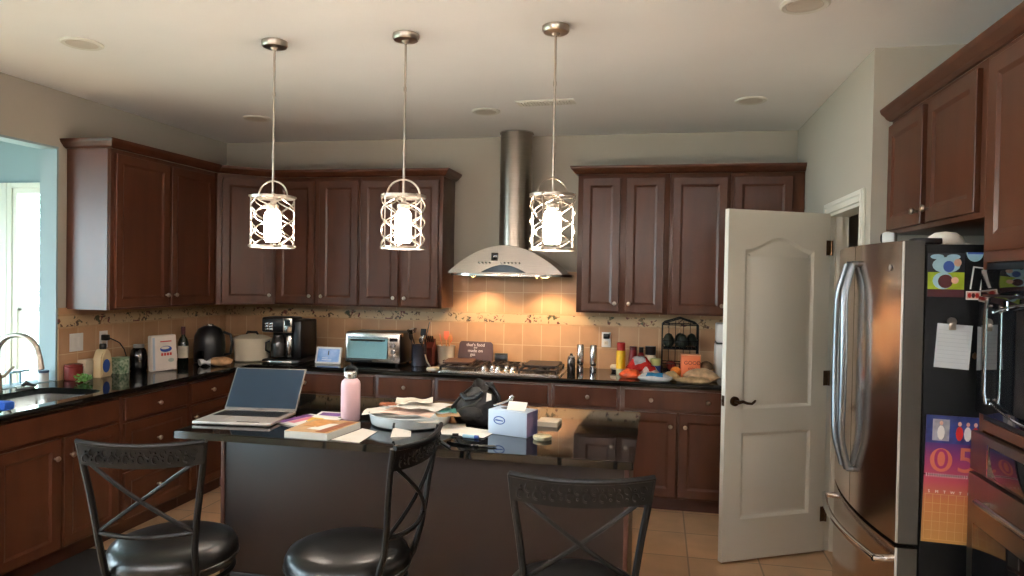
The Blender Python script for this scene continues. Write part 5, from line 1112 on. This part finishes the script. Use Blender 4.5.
# ---------------------------------------------------------------- light
W = bpy.data.worlds.new('sky'); S.world = W; W.use_nodes = True
bgn = W.node_tree.nodes['Background']; tcw = W.node_tree.nodes.new('ShaderNodeTexCoord'); sw = W.node_tree.nodes.new('ShaderNodeSeparateXYZ'); rw = W.node_tree.nodes.new('ShaderNodeValToRGB')
W.node_tree.links.new(tcw.outputs['Generated'], sw.inputs[0]); W.node_tree.links.new(sw.outputs['Z'], rw.inputs[0]); W.node_tree.links.new(rw.outputs[0], bgn.inputs['Color'])
rw.color_ramp.elements[0].color = (.76,.90,1.0,1); rw.color_ramp.elements[1].color = (.62,.83,1,1); rw.color_ramp.elements[1].position = .6
bgn.inputs['Strength'].default_value = 9.0
def area(name, loc, rot, sx, sy, power=0, col=(1,1,1), portal=False):
    l = bpy.data.lights.new(name, 'AREA'); l.shape = 'RECTANGLE'; l.size = sx; l.size_y = sy; l.energy = power; l.color = col
    if portal: l.cycles.is_portal = True
    o = bpy.data.objects.new(name, l); COL.objects.link(o); o.location = loc; o.rotation_euler = rot; return o
for a, b in wx: area('sky_portal', ((a+b)/2, SY+.13, 1.43), (-pi/2,0,0), b-a, 1.76, portal=True)
for a, b in wy: area('sky_portal', (-5.99, (a+b)/2, 1.26), (0,-pi/2,0), 2.28, b-a, portal=True)
# unseen ceiling lamps added behind the camera as warm fill
for x, y in ((-1.0,-7.2),(1.2,-7.2)):
    t = thing('fill_ceiling_lamp', 'unseen round ceiling lamp added behind the viewer as fill', 'ceiling light', (x,y,H), group='added fill lamps on the ceiling behind the viewer')
    g = G(); g.lathe([(.18,-.001),(.18,-.02),(.17,-.024)], NICK, seg=32); g.build('rim', t)
    g = G(); g.lathe([(.17,-.02),(.15,-.06),(.08,-.085),(0,-.09)], mat('fill_diffuser', (255,236,214), .5, emit=5), seg=32); g.build('diffuser', t)
for x, y, lab in ((.1,-8.6,'unseen uplight added at the rear wall to brighten the ceiling'),(-2.3,-8.3,'unseen uplight added in the rear left to brighten the ceiling'),(2.4,-8.3,'unseen uplight added in the rear right to brighten the ceiling')):  # torchiere-shaped uplights, added out of view to lift the ceiling brightness
    t = thing('fill_floor_lamp', lab, 'fill light', (x,y,0), group='added uplights behind the viewer')
    g = G(); g.lathe([(0,0),(.15,0),(.15,.02),(.02,.035),(0,.035)], NICK, seg=28); g.build('base', t)
    g = G(); g.cyl((0,0,.03),(0,0,1.72), .014, NICK); g.build('pole', t)
    g = G(); g.lathe([(0,1.70),(.03,1.71),(.16,1.80),(.155,1.80),(.03,1.722),(0,1.72)], NICK, seg=32); sh = g.build('lamp_shade', t, fixn=False)
    g = G(); g.lathe([(0,1.74),(.06,1.74),(.10,1.772),(.06,1.785),(0,1.79)], mat('fill_bulb', (244,248,255), .5, emit=1500), seg=24); g.build('bulb', sh)
for x in (-.275,.265):
    l = bpy.data.lights.new('hood_spot', 'SPOT'); l.energy = 9; l.color = (1,.66,.36); l.spot_size = RD(125); l.spot_blend = .6; l.shadow_soft_size = .03
    o = bpy.data.objects.new('hood_spot', l); COL.objects.link(o); o.location = (x,-.25,1.622); o.rotation_euler = (RD(6),0,0)

# ---------------------------------------------------------------- camera
xc, D_, zc, yaw, pit, rol, fpx = CAM = (1.1117, 5.702, 1.6333, .20282, -.01604, .01737, 713.44)
cyw, syw = cos(yaw), sin(yaw); r = V((cyw,syw,0)); f_ = V((-syw,cyw,0)); u = V((0,0,1))
f2 = f_*cos(pit)+u*sin(pit); u2 = -f_*sin(pit)+u*cos(pit); r3 = r*cos(rol)+u2*sin(rol); u3 = -r*sin(rol)+u2*cos(rol)
cam = bpy.data.cameras.new('camera'); co = bpy.data.objects.new('camera', cam); COL.objects.link(co)
M = MX((r3, u3, -f2)).transposed().to_4x4(); M.translation = (xc,-D_,zc); co.matrix_world = M
cam.sensor_fit = 'HORIZONTAL'; cam.sensor_width = 36; cam.lens = fpx/1024*36; cam.clip_start = .05; cam.clip_end = 100
S.camera = co
S.view_settings.view_transform = 'Standard'; S.view_settings.look = 'None'; S.view_settings.gamma = 1; S.view_settings.use_curve_mapping = False
S.view_settings.exposure = 1.68
S.cycles.use_denoising = True; S.cycles.max_bounces = 8; S.cycles.diffuse_bounces = 4; S.cycles.glossy_bounces = 4; S.cycles.transmission_bounces = 6; S.cycles.transparent_max_bounces = 8
S.cycles.sample_clamp_indirect = 6; S.cycles.caustics_reflective = False; S.cycles.caustics_refractive = False
